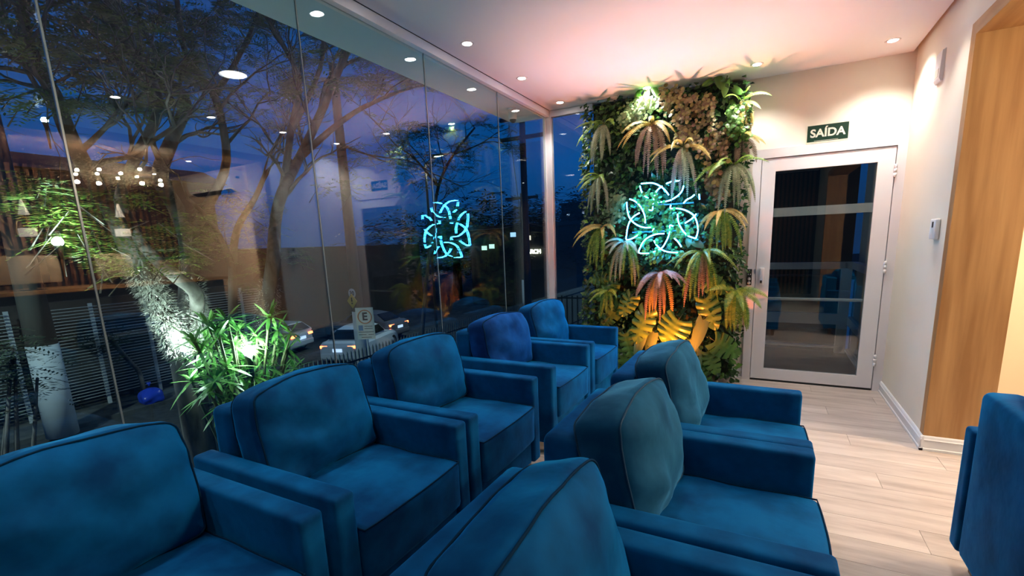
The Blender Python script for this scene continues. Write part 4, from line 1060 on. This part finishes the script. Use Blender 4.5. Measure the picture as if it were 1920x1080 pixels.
tree('spreading dark tree behind the twin trunk, tallest in the left sky', -9.5,
     [([(352, 620), (355, 510), (352, 450), (330, 390), (300, 330), (325, 255), (348, 190), (312, 150), (255, 95), (220, 20), (205, -50)], 0.19, 0.05),
      ([(352, 450), (392, 382), (425, 300), (402, 180), (350, 105), (332, 0)], 0.11, 0.04), ([(330, 200), (280, 130), (230, 95), (180, 60)], 0.06, 0.02),
      ([(402, 180), (440, 120), (470, 60), (500, -20)], 0.06, 0.03)],
     [(300, 60, 90, 55, 60), (230, 15, 90, 40, 40), (335, 150, 80, 40, 44), (320, 195, 120, 16, 34), (430, 40, 60, 40, 30), (430, 110, 60, 40, 30), (300, 110, 60, 30, 24), (385, 430, 34, 45, 22), (420, 375, 45, 30, 16), (365, 480, 30, 18, 8), (390, 210, 60, 16, 14), (480, 60, 40, 50, 16)])
tree('thin forked tree standing behind the strap leaf shrub', -9.0,
     [([(438, 630), (437, 500), (445, 430), (478, 372), (500, 320)], 0.10, 0.04), ([(437, 500), (402, 425), (352, 372)], 0.07, 0.03)],
     [(482, 455, 24, 55, 18), (440, 400, 40, 26, 12), (470, 520, 24, 26, 14), (415, 445, 40, 50, 22), (500, 400, 30, 40, 14)])
tree('big branching tree whose limbs reach right over the sunset glow', -7.6,
     [([(490, 690), (492, 612), (505, 545), (513, 480), (516, 420), (530, 360), (562, 295), (600, 215), (640, 120), (672, 55), (700, -20)], 0.15, 0.05),
      ([(530, 360), (545, 250), (560, 150), (522, 70), (480, 0)], 0.07, 0.03), ([(562, 295), (640, 228), (700, 192), (780, 162), (870, 142)], 0.07, 0.02),
      ([(600, 215), (622, 140), (700, 100), (780, 90)], 0.05, 0.02), ([(545, 250), (600, 130), (610, 40), (640, -30)], 0.05, 0.03), ([(640, 270), (690, 290), (760, 300)], 0.03, 0.01)],
     [(640, 160, 90, 20, 34), (720, 152, 80, 16, 30), (600, 90, 40, 30, 14), (545, 25, 40, 30, 14), (700, 110, 60, 16, 16), (560, 480, 30, 18, 8), (660, 290, 50, 20, 14), (830, 160, 40, 14, 10), (640, 345, 60, 20, 10)],
     moss=[([(490, 670), (492, 612), (505, 545)], 0.16)])
tree('dark leafy tree whose crown hangs across the mirrored plant wall', -8.6,
     [([(790, 640), (800, 520), (812, 420), (822, 350), (850, 290), (890, 240)], 0.07, 0.03), ([(822, 350), (780, 300), (740, 270)], 0.04, 0.02), ([(850, 290), (900, 270), (930, 250)], 0.03, 0.01)],
     [(790, 245, 60, 16, 40), (850, 300, 50, 30, 46), (775, 310, 50, 30, 40), (885, 268, 30, 16, 18), (900, 225, 20, 16, 8), (740, 280, 30, 20, 14), (830, 345, 50, 14, 18)], s=0.36)

# strap leaf shrub
SX = -6.2
sh = thing('strap_leaf_shrub', 'bushy shrub of star shaped strap leaf heads lit by a floodlight', 'shrub', (SX, 3.6, ZS))
heads = [(392, 612), (445, 622), (482, 632), (522, 655), (552, 690), (400, 665), (425, 690), (432, 735), (472, 705), (372, 690), (405, 715), (545, 625), (505, 595), (440, 650), (500, 690), (530, 700), (385, 640), (455, 740), (415, 760), (455, 675), (375, 660), (410, 630), (462, 650), (490, 665), (430, 715), (395, 735), (360, 715), (475, 730), (520, 620), (510, 710), (365, 640), (445, 700), (540, 655), (425, 600)]
root = Vector((SX - 0.1, 3.55, ZS))
for (px, py) in heads:
    p = atX(px, py, SX + R.uniform(-.45, .35))
    mid = Vector((p.x * .7 + root.x * .3, p.y * .6 + root.y * .4, p.z - 0.9))
    obj('stem', MB().tube(smooth([root + Vector((R.uniform(-.2, .2), R.uniform(-.2, .2), 0)), mid, p], 5), 0.018, 6), M_stem, sh)
    mb = MB()
    for i in range(22):
        a = R.uniform(0, 2 * PI); el = R.uniform(-0.55, 1.2)
        mb.strap(p, Vector((math.cos(a) * math.cos(el), math.sin(a) * math.cos(el), math.sin(el))), R.uniform(.22, .38), R.uniform(.034, .050), R.uniform(.10, .40))
    obj('leaf_head', mb, M_drac, sh)
# garden floodlights
M_flood = emissive('flood_lens', (0.80, 1.0, 0.93), 160)
def flood(px, py, X, target, power, label, ang=120, r=0.05, glow=0):
    p = atX(px, py, X); t = thing('floodlight', label, 'floodlight', p, 0, 'garden floodlights')
    d = (Vector(target) - p).normalized()
    obj('housing', MB().tube([p - Vector((0, 0, 0.30)), p - Vector((0, 0, 0.06)), p + Vector((0, 0, 0.01))], [r * 0.3, r * 0.5, r * 0.9], 12), M_black, t)
    obj('lens', MB().ball(p + Vector((0.0, 0.0, r)), r, 12, 8), M_flood, t)
    light('flood_beam', 'SPOT', tuple(p + Vector((0, 0, r)) + d * (r + 0.03)), power, (0.78, 1.0, 0.90), t, target, spot_size=math.radians(ang), spot_blend=0.5, shadow_soft_size=0.04)
    if glow: light('flood_glow', 'POINT', tuple(p + Vector((0.05, 0, r * 2.6))), glow, (0.78, 1.0, 0.90), t, shadow_soft_size=0.03)
    return t
flood(468, 668, -5.95, atX(300, 560, -7.4), 50, 'dazzling floodlight in the strap leaf shrub', 130, 0.075, 45)
flood(345, 660, -6.7, atX(300, 575, -7.0), 150, 'floodlight at the foot of the shaggy twin trunk', 85, 0.035, 45)
flood(110, 462, -6.2, atX(190, 430, -7.2), 45, 'floodlight amid the white glowing leaves at the far left', 150, 0.045, 60)
flood(85, 231, -8.0, atX(60, 400, -12), 25, 'bright floodlight hanging high at the left', 110, 0.035)
# street lamps added to brighten the street, none seen there
def added_street_lamp(x, y, z, power, label, col=(0.75, 1.0, 0.95)):
    t = thing('added_street_lamp', label, 'street lamp', (x, y, ZS), 0, 'added street lamps')
    obj('mast', MB().tube([(x, y, ZS), (x, y, z - 0.3), (x + 0.5, y, z)], [0.07, 0.05, 0.03], 8), M_pole, t)
    obj('head', MB().rbox(x + 0.75, y, z, 0.28, 0.1, 0.04, 0.02, 1, 2), M_pole, t)
    obj('lens', MB().box(x + 0.55, x + 0.98, y - 0.07, y + 0.07, z - 0.05, z - 0.041), emissive('added_lens_%d' % int(y), col, 8), t)
    light('added_lamp_glow', 'SPOT', (x + 0.75, y, z - 0.09), power, col, t, (x + 0.75, y, ZS), spot_size=math.radians(150), spot_blend=0.4, shadow_soft_size=0.12)
added_street_lamp(-13.0, -1.0, 4.6, 2600, 'unseen street lamp added to light the louvred fence, out of frame at the left')
added_street_lamp(-13.5, 17.0, 5.2, 1300, 'street lamp added to light the cars, hidden in the dark leafy tree crown')

# ------------------------------------------------------------------ distance: dark trees, poles, shop sign
def far_tree(x, y, h, r, label, mat=M_farleaf):
    t = thing('distant_tree', label, 'tree', (x, y, ZS), 0, 'distant tree line')
    lv = MB()
    for i in range(int(260)):
        a, b_ = R.uniform(0, 2 * PI), R.uniform(-1, 1); q = R.random() ** 0.33
        p = Vector((x + r * q * math.cos(a) * math.sqrt(1 - b_ * b_), y + r * q * math.sin(a) * math.sqrt(1 - b_ * b_), ZS + h * 0.62 + h * 0.38 * q * b_))
        spray(lv, p, r * 0.42)
    tag(obj('crown', lv, mat, t), kind='stuff')
    obj('trunk', MB().tube([(x, y, ZS), (x + 0.2, y, ZS + h * 0.6)], [r * .1, r * .06], 7), M_bark, t)
for k, (px, py, Y, r) in enumerate(((890, 390, 42, 6), (945, 380, 48, 6.5), (1000, 400, 52, 5.5), (850, 420, 36, 5), (1080, 375, 34, 4.2), (1110, 390, 36, 4.5), (900, 440, 40, 5), (1060, 440, 44, 6), (760, 420, 34, 5), (980, 450, 55, 7))):
    p = atY(px, py, Y)
    lab = ['left of the far power pole', 'with a ragged top behind the far power pole', 'between the power pole and the corner post', 'at the left end', 'tall in the narrow end window', 'at the right of the narrow end window', 'low in front at the left', 'low in the narrow end window', 'behind the mirrored door', 'lowest behind the lit sign'][k]
    far_tree(p.x, Y, max(5, p.z - ZS + 1.5), r, 'black distant tree of the night horizon, ' + lab)
def far_building(px0, px1, py, Y, dep, label, wins, sign=None):
    a = atY(px0, py, Y); b_ = atY(px1, py, Y); t = thing('distant_building', label, 'building', ((a.x + b_.x) / 2, Y, ZS), 0, 'distant buildings')
    obj('walls', MB().box(a.x, b_.x, Y, Y + dep, ZS, a.z), M_dkwall, t)
    obj('roof_edge', MB().box(a.x - 0.2, b_.x + 0.2, Y - 0.2, Y + dep, a.z, a.z + 0.25), M_iron, t)
    for (wx, wy, c_) in wins:
        q = atY(wx, wy, Y - 0.03); obj('window', MB().box(q.x - 0.22, q.x + 0.22, Y - 0.06, Y, q.z - 0.16, q.z + 0.16), emissive('lit_window', c_, 1.4), t)
    if sign:
        q = atY(sign[0], sign[1], Y - 0.1)
        text_obj('lit_lettering', sign[2], sign[3], TM(q.x, Y - 0.12, q.z), emissive('lit_letters', (1.0, 1.0, 0.75), 5), t, 0.03)
far_building(880, 1080, 432, 31, 8, 'low dark shop building with a small lit sign', [(962, 440, (0.4, 0.7, 1)), (922, 462, (0.6, 1, 0.8)), (908, 465, (0.6, 1, .8)), (990, 446, (1, .9, .7))], (998, 472, "L'ARCH", 0.42))
far_building(1052, 1130, 385, 58, 10, 'dark tower block far behind the end window', [(1066, 402, (.5, .7, 1)), (1085, 420, (.4, .6, 1)), (1095, 398, (.6, .7, 1))])
up_ = atY(985, 560, 26.0)
t = thing('power_pole', 'far power pole with a crossarm near the corner post', 'utility pole', (up_.x, 26, ZS))
top = atY(983, 362, 26.0)
obj('shaft', MB().lathe([(0.16, ZS + 2.4), (0.10, top.z)], (up_.x, 26, 0), 10), M_pole, t); obj('white_base', MB().lathe([(0.2, ZS), (0.19, ZS + 2.4)], (up_.x, 26, 0), 10), M_poleW, t)
obj('crossarm', MB().box(up_.x - 1.1, up_.x + 1.1, 25.9, 26.0, top.z - 0.35, top.z - 0.2), M_pole, t)
t = thing('utility_line', 'pale overhead cable sagging from the far power pole', 'cable', (up_.x, 26, top.z - 3))
obj('wire', MB().tube(smooth([atY(880, 432, 24), atY(940, 428, 25), atY(985, 419, 25.9), atY(1020, 425, 27)], 5), 0.02, 5), M_pole, t)
# tall pole seen blue behind the glass next to the corner post
p0 = atY(982, 220, 15.0); p1 = atY(982, 420, 15.0)
t = thing('utility_pole', 'tall blue grey power pole close to the corner post', 'utility pole', (p1.x, 15, ZS))
obj('shaft', MB().lathe([(0.15, ZS), (0.10, p0.z + 0.3)], ((p0.x + p1.x) / 2, 15, 0), 12), principled('blue_grey_pole', (0.05, 0.07, 0.09), 0.8), t)
for dz in (0.0, -0.65):
    obj('crossarm', MB().box(p0.x - 0.9, p0.x + 0.9, 14.9, 15.0, p0.z + dz - 0.06, p0.z + dz + 0.06), MATS['blue_grey_pole'], t)
obj('stay_wire', MB().tube([(p0.x - 0.6, 15, p0.z), (p0.x - 0.2, 15, ZS + 5)], 0.012, 5), MATS['blue_grey_pole'], t)
# security camera under the soffit
sc_ = thing('security_camera', 'small white security camera under the soffit near the corner post', 'camera', (-2.32, 4.35, CEIL))
obj('mount', MB().lathe([(0.04, CEIL - 0.02), (0.04, CEIL - 0.003)], (-2.32, 4.35, 0), 14), M_white, sc_)
obj('body', MB().lathe([(0.035, CEIL - 0.11), (0.04, CEIL - 0.1), (0.04, CEIL - 0.02)], (-2.32, 4.35, 0), 14), M_white, sc_)
obj('dome', MB().ball((-2.32, 4.35, CEIL - 0.11), 0.034, 12, 8), M_black, sc_)
# blue bag on the far pavement
bp = atZ(285, 752, ZS + 0.05)
def bagfn(p): return p + Vector((wr(p, 3.5, 0.09, 2), wr(p, 3, 0.09, 5), wr(p, 4, 0.06, 8))) + Vector((0, 0, -0.12 * (p.x * p.x + p.y * p.y) / 0.2))
t = thing('rubbish_bag', 'blue rubbish bag by the sapling across the street', 'bag', (bp.x, bp.y, ZS))
obj('sack', MB().rbox(bp.x, bp.y, ZS + 0.26, 0.28, 0.34, 0.25, 0.20, 6, 5, fn=bagfn), principled('blue_plastic', (0.02, 0.06, 0.55), 0.3), t)
obj('knot', MB().lathe([(0.02, ZS + 0.56), (0.03, ZS + 0.60), (0.07, ZS + 0.68)], (bp.x, bp.y, 0), 8), MATS['blue_plastic'], t)
sp_ = atZ(272, 748, ZS)
t = thing('sapling', 'dark leaning sapling in front of the louvred fence', 'tree', (sp_.x, sp_.y, ZS))
mb = MB().tube(smooth([sp_, atX(262, 700, sp_.x), atX(245, 680, sp_.x), atX(215, 645, sp_.x), atX(200, 625, sp_.x)], 4), 0.07, 7); lv = MB()
for i in range(60): spray(lv, atX(R.gauss(200, 35), R.gauss(630, 14), sp_.x + R.uniform(-.6, .6)), 0.5)
obj('stem', mb, M_bark, t); tag(obj('foliage', lv, M_farleaf, t), kind='stuff')
# dark foreground branch over the pale pole
t = thing('dark_bush', 'dark leafy bush at the far left in front of the whitewashed pole', 'shrub', (-11.5, 2.2, ZS))
lv = MB(); mb = MB()
for i in range(110):
    p = atX(R.gauss(25, 28), R.gauss(685, 45), -11.5 + R.uniform(-.6, .6)); spray(lv, p, 0.42)
for i in range(9):
    p = atX(R.uniform(80, 130), R.uniform(600, 760), -11.5 + R.uniform(-.4, .4)); spray(lv, p, 0.3)
for k in range(5): mb.tube([(-11.5 + R.uniform(-.3, .3), 2.2 + R.uniform(-.3, .3), ZS), atX(R.uniform(0, 90), R.uniform(640, 720), -11.5)], [0.05, 0.02], 6)
obj('stems', mb, M_bark, t); tag(obj('foliage', lv, M_farleaf, t), kind='stuff')
